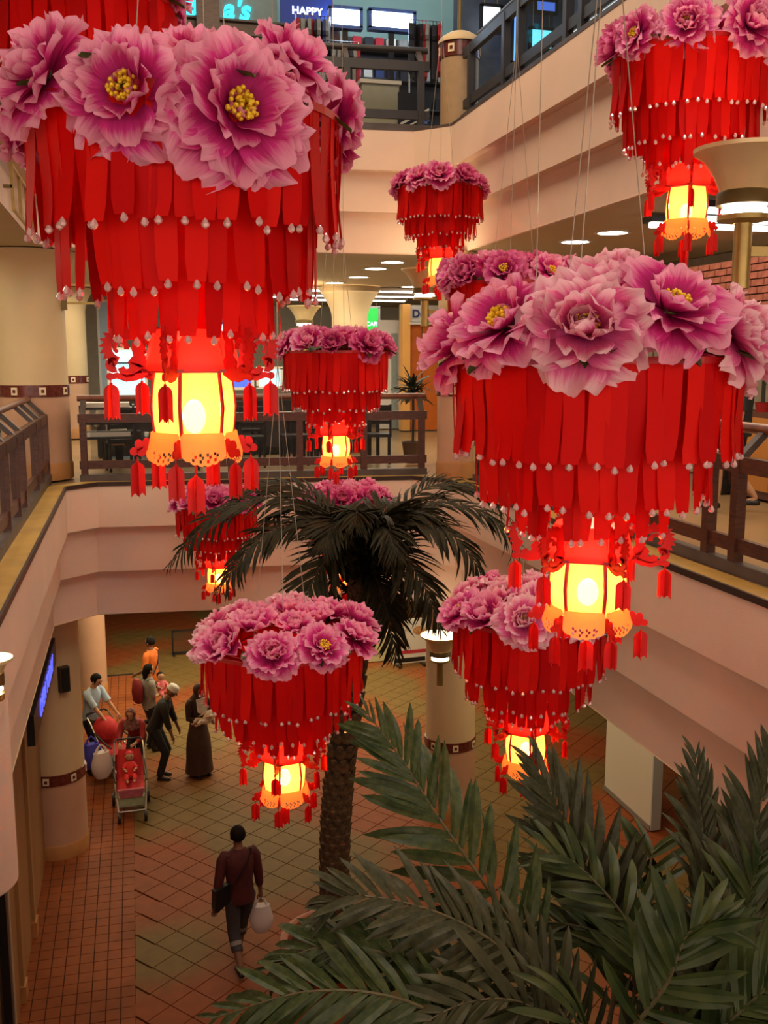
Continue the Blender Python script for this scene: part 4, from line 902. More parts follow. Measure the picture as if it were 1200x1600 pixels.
for k, (x, y, w_) in enumerate([(.3, 15.75, 1.5), (2.0, 15.8, 1.0), (3.3, 15.75, 1.1), (1.3, 18.3, 2.6), (3.4, 18.2, .9)]):
    t = thing('dining_table', ['long pale food court table at the left behind the back railing', 'pale food court table behind the big left lantern body', 'pale food court table at the right near the potted plant', 'long counter table farther back in the food court', 'small far food court table beside the column'][k], 'table', (x, y, FM), group='food court tables')
    boxpart('tabletop', (0, 0, .75), (w_, .7, .04), TBW, t)
    for sx in (-1, 1):
        for sy in (-1, 1): boxpart('leg', (sx * (w_ / 2 - .06), sy * .29, .365), (.05, .05, .73), CHM, t)
PAPW = mat('paper_white', (.75, .73, .66), .7)
for k, (x, y, m) in enumerate([(.0, 15.6, PAPW), (.55, 15.7, PAPW), (2.1, 15.7, PAPW), (3.2, 15.65, PAPW), (3.5, 15.9, mat('tray_red', (.4, .05, .03), .5))]):
    t = thing('menu_card', ['folded white menu on the left food court table', 'second folded white menu on the left food court table', 'folded white menu on the table behind the big lantern', 'folded white menu on the right food court table', 'red folded menu on the right food court table'][k], 'menu', (x, y, FM + .77), rad(20 * k), group='menus on the food court tables')
    MB().bar((0, -.05, .0), (0, 0, .14), .2, .004).bar((0, .05, .0), (0, 0, .14), .2, .004).build('card', m, t, smooth=False)
t = thing('newspaper_rack', 'low rack of stacked white newspapers at the back railing left end', 'rack', (-.35, 14.3, FM)); [boxpart('shelf', (0, 0, z), (.7, .4, .03), BLACK, t) for z in (.55, .75, .95)]; [boxpart('side_panel', (x, 0, .5), (.03, .4, 1.0), BLACK, t) for x in (-.35, .35)]; [boxpart('newspaper', (0, -.02, z + .05), (.6, .34, .06), PAPW, t) for z in (.55, .75, .95)]
for k, (x, w_) in enumerate([(.15, 1.5), (2.05, 1.6), (3.6, 1.0)]):  # black counters added to darken the area behind the chairs
    t = thing('counter', ['long black counter behind the left food court chairs', 'black counter behind the middle food court chairs', 'black counter behind the right food court chairs'][k], 'counter', (x, 17.45, FM)); boxpart('body', (0, 0, .45), (w_, .5, .9), CHM, t); boxpart('worktop', (0, 0, .92), (w_ + .06, .56, .04), DARKW, t); [boxpart('panel', (-w_ / 2 + .25 + i * .45, -.26, .45), (.36, .02, .7), DARKW, t) for i in range(int(w_ / .45))]
# potted dracaena
pp = on_y(645, 655, 15.0); t = thing('potted_plant', 'dark leaved potted plant on a stem by the orange kiosk', 'plant', (pp.x, 15.0, FM)); MB().lathe([(.12, 0), (.17, .32), (.18, .34), (.16, .34), (.15, .28)], n=20).build('pot', mat('pot_brown', (.12, .06, .03), .5), t); MB().tube([(0, 0, .25), (.01, 0, .7), (0, 0, 1.15)], .02, 7).build('stem', STALKD, t)
lm = MB(); r = random.Random(2)
for i in range(64):
    a = r.random() * 6.28; e = r.uniform(-.25, 1.3); d = Vector((cos(a) * cos(e), sin(a) * cos(e), sin(e))); x = d.cross(Vector((0, 0, 1))).normalized(); z = x.cross(d)
    lm.join(WB[r.randrange(6)], Matrix(((x.x, d.x, z.x, 0), (x.y, d.y, z.y, 0), (x.z, d.z, z.z, 1.0 + r.random() * .2), (0, 0, 0, 1))) @ S(r.uniform(.28, .42)))
lm.build('foliage', mat('plant_dark', (.02, .028, .012), .5), t, kind='stuff')
# far left shelf shop
sx = on_y(6, 500, 15.3); t = thing('shop_shelf', 'white shop shelving with small signs left of the thick cream column', 'shelf', (sx.x - .6, 15.55, FM))
for z in (.1, 1.0, 1.5, 2.0, 2.45, 2.8): boxpart('shelf', (0, 0, z), (1.7, .4, .05), WHITE, t)
boxpart('back_panel', (0, .22, 1.5), (1.7, .04, 3.0), mat('grey_panel', (.3, .29, .26), .6), t); boxpart('sign_panel', (.5, -.22, 1.75), (.6, .03, .36), PAPW, t); text('S', .22, t, T(.62, -.24, 1.78) @ FACE, mat('logo_red', (.5, .01, .01), .5), .004, bold=.01)
boxpart('sign_panel', (.5, -.22, 1.3), (.6, .03, .34), PAPW, t); text('BAZAAR', .1, t, T(.6, -.24, 1.36) @ FACE, BLACK, .003, bold=.003); text('SALE', .1, t, T(.6, -.24, 1.22) @ FACE, BLACK, .003, bold=.003)
sx2 = on_y(2, 590, 14.98); t = thing('potted_plant', 'leafy green plant left of the thick cream column', 'plant', (sx2.x - .14, 14.98, FM)); MB().lathe([(.14, 0), (.18, .4), (.16, .4), (.15, .3)], n=18).build('pot', TERRA, t)
lm = MB()
for i in range(40):
    a = r.random() * 6.28; e = r.uniform(-.1, 1.4); d = Vector((cos(a) * cos(e), sin(a) * cos(e), sin(e))); x = d.cross(Vector((0, 0, 1))).normalized(); z = x.cross(d)
    lm.join(WB[r.randrange(6)], Matrix(((x.x, d.x, z.x, 0), (x.y, d.y, z.y, 0), (x.z, d.z, z.z, .35 + r.random() * .7), (0, 0, 0, 1))) @ S(.3 * 1.8, .3, .3))
lm.build('foliage', mat('plant_green', (.02, .07, .015), .5), t, kind='stuff')
# brass wall frames near the left columns
t = thing('bracket_lamp', 'brass bracket frame fixed to the side of the thick cream column', 'lamp', (-.86, 14.25, on_y(100, 485, 14.2).z)); boxpart('plate', (0, 0, .2), (.10, .1, .38), BRASSD, t); MB().bar((.04, 0, .1), (.46, 0, .1), .03, .03).bar((.04, 0, .34), (.46, 0, .34), .03, .03).build('arm', BRASS, t, smooth=False); boxpart('end_bar', (.45, 0, .2), (.04, .05, .34), BRASS, t)
c, w_, h_ = pbox(-40, 293, 50, 350, 11.5); t = thing('wall_frame', 'thin brass rail frame on the upper left wall beside the large lantern', 'frame', (-1.02, 11.2, c.z)); 
f = MB(); [f.bar((0, -1.0, z), (0, 1.0, z), .03, .03) for z in (-.2, .2)]; [f.bar((0, y, -.2), (0, y, .2), .03, .03) for y in (-1, -.33, .33, 1)]; f.build('rail', BRASS, t, smooth=False); [boxpart('bracket', (-.04, y, 0), (.08, .03, .03), BRASSD, t) for y in (-1, 1)]
# middle level right: shop with brick beam
b = MB(); b.box((7.9, 8, (FM + CM) / 2), (.1, 19, CM - FM)); b.build('wall_right', mat('right_shop_wall', (.34, .28, .2), .6, var=.1), smooth=False, kind='structure')
bm0 = on_x(1040, 425, 7.0)
t = thing('brick_beam', 'red brick beam above the right shop front', 'beam', (7.05, 10.2, CM - .85)); boxpart('core', (.1, 0, .3), (.3, 9, .6), GROUT, t)
bk = MB().box((0, 0, 0), (.04, .235, .07)).mesh('brick', BRICK, smooth=False)
for j in range(7):
    for i in range(36): link(bk, 'brick', t, loc=(-.07, -4.38 + .25 * i + (.125 if j % 2 else 0), .045 + .085 * j))
t = thing('shop_header', 'dark timber header under the red brick beam', 'beam', (7.05, 10.2, CM - 1.0)); boxpart('beam_face', (0, 0, .07), (.24, 9, .14), BLACK, t); boxpart('beam_lip', (-.1, 0, .0), (.06, 9, .03), WOOD, t)
def onX(x, y, X=7.05): return on_x(x, y, X)
p1 = onX(1144, 470); t = thing('shop_post', 'black post of the right shop front between the red banner and pale wall', 'post', (7.05, p1.y, FM)); boxpart('post_shaft', (0, 0, 1.05), (.14, .14, 2.1), BLACK, t); boxpart('plinth', (0, 0, .08), (.2, .2, .16), BLACK, t)
a = onX(1118, 500, 7.82); c = onX(1058, 500, 7.82); t = thing('banner', 'red banner with a gold flower emblem in the right shop', 'banner', (7.82, (a.y + c.y) / 2, FM + .5)); W = c.y - a.y; boxpart('cloth', (0, 0, .8), (.03, W * .75, 1.6), mat('banner_red', (.42, .012, .01), .6), t); MB().tube([(0, -W * .4, 1.6), (0, W * .4, 1.6)], .02, 8).build('rod', BRASS, t)
gm = MB(); [gm.ball((-.03, cos(i) * .045 * (i % 4), 1.3 + sin(i * 1.7) * .05 * (i % 4)), (.012, .035, .035), 6) for i in range(16)]; gm.build('emblem', mat('gold', (.75, .42, .05), .3, metal=.6), t)
p = onX(1196, 450, 7.1); t = thing('gold_sign', 'dark red sign with gold scroll emblem at the right edge', 'sign', (7.1, p.y - .1, p.z - .12)); boxpart('panel', (0, 0, .12), (.04, .55, .26), mat('sign_maroon', (.15, .01, .01), .5), t)
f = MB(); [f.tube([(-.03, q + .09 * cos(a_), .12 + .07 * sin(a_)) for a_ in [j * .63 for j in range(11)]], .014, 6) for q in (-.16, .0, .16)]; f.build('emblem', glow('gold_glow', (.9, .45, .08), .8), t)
p = onX(1169, 483, 7.15); t = thing('poster', 'red paper poster with a black character by the lit tree', 'poster', (7.15, p.y, p.z - .16)); boxpart('paper', (0, 0, .16), (.02, .2, .32), mat('poster_red', (.5, .02, .01), .6), t); f = MB(); f.bar((-.015, -.05, .2), (-.015, .05, .2), .01, .015).bar((-.015, 0, .25), (-.015, 0, .08), .01, .015).bar((-.015, 0, .17), (-.015, .05, .1), .01, .012).bar((-.015, 0, .17), (-.015, -.05, .1), .01, .012).build('character', BLACK, t, smooth=False)
p = on_z(1200, 700, FM); tx = Vector((6.4, 0, 0)); p = on_x(1196, 560, 7.3)
t = thing('lit_tree', 'small festive tree covered in coloured lights at the right edge', 'tree', (7.3, p.y, FM + 1.0 - .452 * .68)); CABY = p.y; t.scale = (.68, .68, .68); MB().tube([(0, 0, .62), (0, 0, 1.0)], .035, 8).build('trunk', STALKD, t)
MB().lathe([(.10, .452), (.13, .6), (.14, .62), (.11, .62)], n=20).build('pot', mat('pot_red', (.4, .02, .02), .4), t); r = random.Random(6)
fo = MB()
for i in range(150):
    q = r.random(); a = r.random() * 6.28; R_ = .42 * (1 - q * .85); d = Vector((cos(a), sin(a), .35)).normalized(); x = d.cross(Vector((0, 0, 1))).normalized(); z = x.cross(d)
    fo.join(WB[r.randrange(6)], Matrix(((x.x, d.x, z.x, cos(a) * R_ * .4), (x.y, d.y, z.y, sin(a) * R_ * .4), (x.z, d.z, z.z, .95 + q * 1.0), (0, 0, 0, 1))) @ S(.5 * R_ + .06))
fo.build('foliage', mat('plant_green', (.02, .07, .015), .5), t, kind='stuff')
LTS = [glow('light_%d' % i, c, e) for i, (c, e) in enumerate([((1, .75, .3), 5), ((.1, .8, .6), 3), ((1, .3, .1), 4), ((1, .95, .8), 6)])]
lb2 = [MB().ball((0, 0, 0), .022, 6).mesh('light', m) for m in LTS]
for i in range(110):
    q = r.random(); a = r.random() * 6.28; R_ = .44 * (1 - q * .85) + .03; link(r.choice(lb2), 'light', t, loc=(cos(a) * R_, sin(a) * R_, .92 + q * 1.08))
ym = CABY + .2
t = thing('shop_cabinet', 'orange and brown wooden cabinet behind the right railing', 'cabinet', (7.35, ym, FM)); boxpart('body', (0, 0, .5), (.5, 1.6, 1.0), mat('cabinet_brown', (.10, .03, .012), .5), t); boxpart('door', (-.26, -.35, .52), (.03, .7, .85), mat('cabinet_orange', (.5, .2, .03), .45), t); boxpart('door', (-.26, .4, .52), (.03, .7, .85), mat('cabinet_brown2', (.07, .02, .01), .5), t); MB().ball((-.29, -.35, .6), .03, 8).build('knob', BLACK, t)
t = thing('display_table', 'red display table with white price card seen through the right railing', 'table', (5.9, 7.0, FM)); boxpart('tabletop', (0, 0, .42), (.7, .8, .04), mat('red_cloth', (.42, .02, .03), .7), t); boxpart('skirt', (0, 0, .2), (.66, .76, .4), mat('red_cloth', (.42, .02, .03), .7), t); boxpart('price_card', (-.2, .1, .52), (.02, .24, .14), PAPW, t)

# ground level: left shop, right partition, posters
b = MB(); b.box((-1.5, 6.0, CG / 2), (.1, 16, CG)); b.build('wall_left', mat('ground_shop_wall', (.30, .15, .055), .5, var=.15, scale=1.2, stretch=(1, 1, .3)), smooth=False, kind='structure')
for k, y in enumerate((8.2, 9.5, 10.8, 12.1)):
    t = thing('wall_pilaster', ['brown pilaster strip on the left shop wall, nearest to the camera', 'brown pilaster strip on the left shop wall, second from the camera', 'brown pilaster strip on the left shop wall, third from the camera', 'brown pilaster strip on the left shop wall, nearest to the column'][k], 'pilaster', (-1.44, y, 0.02)); boxpart('strip', (0, 0, 1.75), (.06, .16, 3.5), mat('pilaster', (.36, .19, .07), .5), t); boxpart('foot', (.01, 0, .1), (.08, .2, .2), COLB, t)
a = on_x(90, 1024, -1.12); c = on_x(60, 1135, -1.12); t = thing('led_sign', 'blue glowing dot letter sign along the left shop front', 'sign', (-1.17, (a.y + c.y) / 2, min(c.z, a.z) - .12)); W = abs(a.y - c.y); hh = .34
boxpart('housing', (-.02, 0, hh / 2), (.08, W + .2, hh), BLACK, t); LED = glow('led_blue', (.08, .10, 1.0), 1.0); text('OPEN TODAY', .30, t, T(.028, 0, hh / 2) @ RZ(pi / 2) @ FACE, LED, .004)
boxpart('bracket', (-.16, -W * .4, hh / 2), (.24, .04, .05), BLACK, t); boxpart('bracket', (-.16, W * .4, hh / 2), (.24, .04, .05), BLACK, t)
t = thing('wall_speaker', 'small dark speaker box high on the ground floor column', 'speaker', (-1.3 + .43 * cos(rad(-62)) + .02, 14.38 + .43 * sin(rad(-62)) - .02, 2.5), rad(28)); boxpart('cabinet', (0, 0, .18), (.14, .1, .36), mat('speaker', (.07, .045, .02), .6), t); boxpart('grille', (0, -.055, .18), (.11, .012, .32), BLACK, t)
t = thing('shop_door_frame', 'black and pale door frame at the bottom left corner', 'door frame', (-1.40, on_x(14, 1500, -1.36).y, 0.02)); boxpart('jamb', (0, 0, 1.3), (.1, .12, 2.6), BLACK, t); boxpart('jamb', (0.01, .14, 1.3), (.09, .08, 2.6), mat('jamb_pale', (.45, .33, .22), .5), t); boxpart('header', (0, -.3, 2.66), (.1, 1.0, .12), BLACK, t); boxpart('glass', (0, -.35, 1.3), (.02, .6, 2.6), GLASS, t)
# rounded pilaster on the near left fascia
pq = on_z(29, 1375, CG); MB().lathe([(0, 0), (.30, 0), (.32, .02), (.32, 1.25), (.30, 1.36), (.22, 1.44), (0, 1.46)], n=40, c=(pq.x - .32, pq.y, CG)).build('trim_4', PAINT, kind='structure')
# right partition and shutter
t = thing('partition', 'tall plain white partition block at the right of the ground floor', 'partition', (7.43, 13.45, 0.02)); boxpart('block', (0, 0, 1.78), (.16, 1.5, 3.54), mat('partition_white', (.62, .58, .48), .6), t); boxpart('side_panel', (-.0, -.765, 1.78), (.16, .03, 3.54), mat('partition_grey', (.45, .46, .46), .5), t); boxpart('skirting', (-.085, 0, .04), (.02, 1.5, .08), mat('skirt_grey', (.2, .18, .16), .5), t)
t = thing('folding_shutter', 'dark brown folding shutter beyond the white partition', 'shutter', (7.75, 9.0, 0.02)); [boxpart('slat', (.03 * (i % 2), -3.4 + i * .19, 1.75), (.05, .17, 3.5), mat('shutter', (.045, .018, .014), .4), t) for i in range(36)]
b = MB(); b.box((9.2, 18, CG / 2), (.1, 31, CG)); b.build('wall_right', mat('dark_red_wall', (.10, .03, .015), .6, var=.2), smooth=False, kind='structure')
c0 = on_z(640, 1040, 0); t = thing('poster_stand', 'white poster board with food pictures standing behind the tall palm', 'sign', (c0.x, c0.y, .02), rad(4)); W, hh = .82, 1.05
boxpart('panel', (0, 0, hh / 2 + .05), (W, .04, hh), mat('poster_white', (.62, .58, .52), .5), t); FOOD = mat('food_brown', (.30, .10, .04), .6, c2=(.6, .35, .15), scale=30)
for (x, z, rr_) in ((-.22, .52, .13), (.22, .82, .15), (-.25, 1.02, .12)): MB().lathe([(0, .006), (rr_, 0)], n=16, sy=.7).build('food_picture', FOOD, t, M=T(x, -.024, z) @ RX(pi / 2))
boxpart('red_strip', (.1, -.022, .32), (.6, .006, .08), mat('strip_red', (.45, .03, .05), .5), t); boxpart('yellow_strip', (-.3, -.022, .32), (.2, .006, .08), mat('strip_yellow', (.6, .3, .04), .5), t); boxpart('black_strip', (0, -.022, .13), (W * .92, .006, .10), BLACK, t); text('Menu', .12, t, T(-.18, -.024, .86) @ FACE, mat('soft_grey', (.3, .26, .24), .6), .002); [boxpart('foot', (x, 0, .02), (.05, .4, .04), BLACK, t) for x in (-.3, .3)]
c0 = on_z(598, 1036, 0); t = thing('counter', 'low cream counter left of the poster board', 'counter', (c0.x - .1, c0.y + .3, .02)); boxpart('body', (0, 0, .3), (.8, .4, .6), mat('cream_counter', (.5, .45, .24), .6), t); boxpart('top', (0, 0, .62), (.86, .46, .05), COLM, t); boxpart('foot', (0, 0, .03), (.7, .34, .06), BLACK, t)
c0 = on_z(298, 1022, 0); t = thing('floor_frame', 'thin dark rectangular sign frame standing behind the low central lantern', 'frame', (c0.x, c0.y, .02)); f = MB(); [f.box((0, 0, z), (.85, .04, .04)) for z in (.03, .58)]; [f.box((x, 0, .3), (.04, .04, .58)) for x in (-.42, .42)]; f.build('border', BLACK, t, smooth=False); boxpart('pane', (0, 0, .3), (.8, .01, .52), GLASS, t); [boxpart('foot', (x, 0, .01), (.05, .3, .02), BLACK, t) for x in (-.4, .4)]
c0 = on_z(350, 1070, 0); t = thing('led_display', 'small violet glowing display seen through the ribbons of the low central lantern', 'display', (c0.x - .1, c0.y, .02)); boxpart('post_shaft', (0, 0, .35), (.05, .05, .7), BLACK, t); boxpart('housing', (0, 0, .85), (.62, .08, .26), BLACK, t); text('WIN', .2, t, T(0, -.045, .85) @ FACE, glow('led_violet', (.4, .2, 1.0), 5), .004, bold=.008); boxpart('foot', (0, 0, .02), (.3, .3, .04), BLACK, t)
# ------------------------------------------------------------------ people
SKIN = mat('skin_light', (.50, .27, .16), .6); SKD = mat('skin_brown', (.22, .10, .055), .6); HAIR = mat('hair', (.008, .006, .005), .8, spec=.15)
def V(*a): return Vector(a)
def ik(a, c, l1, l2, pole):
    d = c - a; L_ = min(d.length, (l1 + l2) * .998); u = d.normalized(); c = a + u * L_
    x = (l1 * l1 - l2 * l2 + L_ * L_) / (2 * L_); h = math.sqrt(max(0, l1 * l1 - x * x)); p = (pole - u * pole.dot(u)).normalized()
    return a + u * x + p * h, c
def skinmesh(pts, edges, root, mats, lev=2):
    me = bpy.data.meshes.new('sk'); me.from_pydata([p for p, r in pts], edges, []); o = bpy.data.objects.new('sk', me); COL.objects.link(o)
    m = o.modifiers.new('s', 'SKIN'); m.use_smooth_shade = True; sv = me.skin_vertices[0].data
    for i, (p, r) in enumerate(pts): sv[i].radius = (r, r) if not hasattr(r, '__len__') else r; sv[i].use_root = (i == root)
    s = o.modifiers.new('u', 'SUBSURF'); s.levels = lev; s.render_levels = lev
    dg = bpy.context.evaluated_depsgraph_get(); ev = bpy.data.meshes.new_from_object(o.evaluated_get(dg)); b = MB()
    b.add([tuple(v.co) for v in ev.vertices], [tuple(p.vertices) for p in ev.polygons]); bpy.data.objects.remove(o); bpy.data.meshes.remove(ev); return b
def loft(b, rings, n=18, mi=0, cap=True):
    """rings: (centre, right vector, forward vector, rx, ry)"""
    vs = []
    for c, x, y, rx, ry in rings:
        for j in range(n): a = 2 * pi * j / n; vs.append(c + x * (cos(a) * rx) + y * (sin(a) * ry))
    k = len(rings); fs = [(i * n + j, i * n + (j + 1) % n, (i + 1) * n + (j + 1) % n, (i + 1) * n + j) for i in range(k - 1) for j in range(n)]
    if cap: fs += [tuple(range(n - 1, -1, -1)), tuple((k - 1) * n + j for j in range(n))]
    b.add(vs, fs, mi); return b
def person(label, loc, heading, H, lean=0, handL=None, handR=None, footL=None, footR=None, headturn=0, nod=0, skin=SKIN, shirt=None, sleeve=.6, trousers=None, tlen=1.0, cuff=None, skirt=None, hair='short', hairm=HAIR, hip=None, shoes=BLACK, side=0, curl=.5, elbow=None):
    """local frame: +y forward, +x right; heading = world angle of +y; hands and feet in local metres of a 1.7 m figure"""
    k = H / 1.7; t = thing('person', label, 'person', loc, heading - pi / 2)
    hp = V(*(hip or (0, 0, .93))); la = rad(lean); up = V(sin(rad(side)), sin(la), cos(la)).normalized(); fw = V(0, cos(la), -sin(la)); rt = up.cross(V(0, 0, 1)) if False else V(1, 0, 0); rt = (rt - up * rt.dot(up)).normalized(); fw = up.cross(rt) * 1
    waist = hp + up * .16; chest = hp + up * .38; nb = hp + up * .52; neck = hp + up * .565 + fw * .01
    nd = rad(lean * .4 + nod); hu = V(0, sin(nd), cos(nd)); hd = neck + hu * .12 + V(0, .015, 0)
    shR = hp + up * .485 + rt * .185; shL = hp + up * .485 - rt * .185
    hR = V(*(handR or (.26, .06, .78))); hL = V(*(handL or (-.26, .06, .78)))
    eR, wR = ik(shR, hR, .29, .26, V(.5, -1, -.3) if not elbow else V(*elbow)); eL, wL = ik(shL, hL, .29, .26, V(-.5, -1, -.3) if not elbow else V(-elbow[0], elbow[1], elbow[2]))
    jR = hp + V(.09, 0, -.04); jL = hp + V(-.09, 0, -.04); fR = V(*(footR or (.11, .02, .08))); fL = V(*(footL or (-.11, 0, .08)))
    kR, aR = ik(jR, fR, .44, .42, V(0, 1, 0)); kL, aL = ik(jL, fL, .44, .42, V(0, 1, 0))
    pts = [(hp, .115), (waist, .105), (chest, .125), (nb, .075), (neck, .052), (hd - hu * .03, .06)]; ed = [(0, 1), (1, 2), (2, 3), (3, 4), (4, 5)]
    def chain(base, lst):
        q = base
        for p, r in lst: pts.append((p, r)); ed.append((q, len(pts) - 1)); q = len(pts) - 1
        return q
    for sgn, s_, e_, w_ in ((1, shR, eR, wR), (-1, shL, eL, wL)):
        d = (w_ - e_).normalized(); chain(2, [(s_, .058), (s_.lerp(e_, .5), .05), (e_, .040), (e_.lerp(w_, .35), .038), (w_, .025), (w_ + d * .045, .032), (w_ + d * .085, .026)])
    for j_, k_, a_ in ((jR, kR, aR), (jL, kL, aL)):
        chain(0, [(j_, .088), (j_.lerp(k_, .5), .076), (k_, .056), (k_.lerp(a_, .35), .056), (a_, .036), (a_ + V(0, .10, -.045), .034), (a_ + V(0, .16, -.05), .028)])
    b = skinmesh(pts, ed, 0, None)
    # head: skull, jaw, nose, ears, eyes
    ht = rad(headturn); f2 = (V(sin(ht), cos(ht), 0) - hu * hu.dot(V(sin(ht), cos(ht), 0))).normalized(); r2 = f2.cross(hu)
    HM = Matrix(((r2.x, f2.x, hu.x, hd.x), (r2.y, f2.y, hu.y, hd.y), (r2.z, f2.z, hu.z, hd.z), (0, 0, 0, 1)))
    h = MB(); h.ball((0, -.005, .02), (.076, .094, .10), 18)
    for i, v in enumerate(h.v):
        x, y, z = v
        if z < 0: q = min(1, -z / .09); x *= 1 - .25 * q; y = y * (1 - .12 * q) + .018 * q; z *= 1.22
        h.v[i] = (x, y, z)
    h.tube([(0, .086, .022), (0, .104, -.012), (0, .09, -.022)], [.008, .013, .009], 7)
    for s in (-1, 1): h.ball((s * .078, -.005, -.0), (.012, .022, .032), 8)
    h.ball((0, .086, -.052), (.026, .010, .008), 8)
    b.join(h, HM)
    for s in (-1, 1): ey = MB().ball((s * .031, .080, .015), (.011, .010, .007), 8); b.join(ey, HM, mi=1)
    for s in (-1, 1): ey = MB().ball((s * .031, .082, .036), (.018, .008, .004), 6); b.join(ey, HM, mi=1)
    # fingers
    for sgn, e_, w_ in ((1, eR, wR), (-1, eL, wL)):
        d = (w_ - e_).normalized(); px = d.cross(V(0, 0, 1) if abs(d.z) < .8 else V(0, 1, 0)).normalized(); pn = px.cross(d).normalized()
        for i, L_ in enumerate((.062, .072, .068, .052)):
            o = w_ + d * .075 + px * ((i - 1.5) * .017); c1 = o + d * L_ * .45 + pn * -.004; c2 = c1 + (d * cos(curl) - pn * sin(curl)) * L_ * .3; c3 = c2 + (d * cos(curl * 1.9) - pn * sin(curl * 1.9)) * L_ * .28
            b.tube([o, c1, c2, c3], [.0088, .0085, .0078, .006], 7)
        o = w_ + d * .03 + px * (-.024 * sgn); b.tube([o, o + d * .028 - px * .018 * sgn, o + d * .055 - px * .022 * sgn - pn * .008], [.0105, .0095, .007], 7)
    for i in range(len(b.v)): b.v[i] = tuple(Vector(b.v[i]) * k)
    b.build('body', [skin, HAIR], t, angle=80)
    def cl(name, mb, m):
        mb.v = [tuple(Vector(v) * k) for v in mb.v]; return mb.build(name, m, t, angle=70)
    X = V(1, 0, 0)
    if shirt:
        s = MB(); loft(s, [(hp - up * .08, rt, fw, .172, .125), (hp + up * .02, rt, fw, .168, .125), (waist, rt, fw, .155, .118), (chest - up * .05, rt, fw, .178, .13), (chest + up * .06, rt, fw, .190, .122), (nb - up * .03, rt, fw, .165, .095), (nb + up * .015, rt, fw, .10, .078), (neck - up * .015, rt, fw, .066, .066)])
        for s_, e_, w_ in ((shR, eR, wR), (shL, eL, wL)):
            P = [s_.lerp(chest, .42) + up * .03, s_.lerp(chest, .1) + up * .012, s_.lerp(e_, .18), s_.lerp(e_, .5)]; R_ = [.062, .070, .068, .062]
            if sleeve <= 1: P.append(s_.lerp(e_, max(.6, sleeve))); R_.append(.064)
            else: P += [e_, e_.lerp(w_, .5), e_.lerp(w_, sleeve - 1)]; R_ += [.056, .048, .040]
            s.tube(P, R_, 12)
        cl('shirt', s, shirt)
    if trousers:
        s = MB(); loft(s, [(hp + up * .08, X, V(0, 1, 0), .150, .112), (hp, X, V(0, 1, 0), .165, .122), (hp - V(0, 0, .09), X, V(0, 1, 0), .165, .118)])
        for j_, k_, a_ in ((jR, kR, aR), (jL, kL, aL)):
            P = [j_ + V(0, 0, .02), j_.lerp(k_, .5), k_]; R_ = [.098, .088, .074]
            if tlen > .55: P += [k_.lerp(a_, .5), k_.lerp(a_, min(1, (tlen - .5) * 2))]; R_ += [.066, .060]
            else: P[-1] = j_.lerp(k_, tlen * 2 * .99)
            s.tube(P, R_, 12)
        cl('trousers', s, trousers)
        if cuff:
            s = MB()
            for j_, k_, a_ in ((jR, kR, aR), (jL, kL, aL)):
                e = k_.lerp(a_, max(0, (tlen - .5) * 2)) ; s.tube([e + (k_ - a_).normalized() * .05, e], [.072, .074], 12)
            cl('trouser_cuff', s, cuff)
    if skirt:
        s = MB(); z0 = hp.z; rg = []
        for q, rx, ry in ((.10, .150, .118), (-.0, .178, .135), (-.22, .215, .20), (-.42, .225, .235), (-.62, .235, .225), (-.84, .265, .235)): rg.append((V(hp.x * (1 + q), hp.y, z0 + q), X, V(0, 1, 0), rx, ry))
        loft(s, rg, 22); cl('skirt', s, skirt)
    sh = MB()
    for a_ in (aR, aL):
        c = a_ + V(0, .05, -.045); loft(sh, [(c + V(0, -.09, -.005), X, V(0, 0, 1), .03, .025), (c + V(0, -.06, 0), X, V(0, 0, 1), .04, .038), (c + V(0, .02, 0), X, V(0, 0, 1), .043, .040), (c + V(0, .09, -.01), X, V(0, 0, 1), .043, .028), (c + V(0, .135, -.015), X, V(0, 0, 1), .028, .02)], 12)
    cl('shoes', sh, shoes)
    hm = MB()
    if hair in ('short', 'long'):
        q = MB().ball((0, -.018, .034), (.091, .103, .103), 18)
        for i, v in enumerate(q.v):
            x, y, z = v
            if y > .03 and z < .075: y = .03 + (y - .03) * .35
            if z < -.02 and hair == 'short': z = -.02 + (z + .02) * .3
            q.v[i] = (x, y, z)
        if hair == 'long': q.tube([(0, -.05, .05), (0, -.085, -.05), (0, -.09, -.16)], [.07, .066, .04], 10)
        hm.join(q, HM); cl('hair', hm, hairm)
    elif hair == 'cap':
        q = MB().lathe([(.083, .035), (.085, .05), (.083, .115), (.06, .135), (0, .138)], n=22, sy=1.14); hm.join(q, HM @ T(0, -.008, 0) @ RX(rad(-8))); cl('skull_cap', hm, mat('cap_white', (.75, .73, .7), .7))
    elif hair == 'hijab':
        q = MB().ball((0, -.02, .02), (.097, .105, .118), 18)
        for i, v in enumerate(q.v):
            x, y, z = v
            if y > .045 and -.06 < z < .08 and abs(x) < .06: y = .045
            q.v[i] = (x, y, z)
        q.lathe([(.07, -.03), (.10, -.09), (.15, -.17), (.19, -.26), (.185, -.27)], n=20, sy=.75, c=(0, -.02, 0)); hm.join(q, HM); cl('head_scarf', hm, hairm)
    return t, (wR * k, wL * k), HM
def ground(x, y, z=.013): p = on_z(x, y, 0); return V(p.x, p.y, z)
C_ = lambda n, c: mat(n, c, .75, var=.12, scale=14)
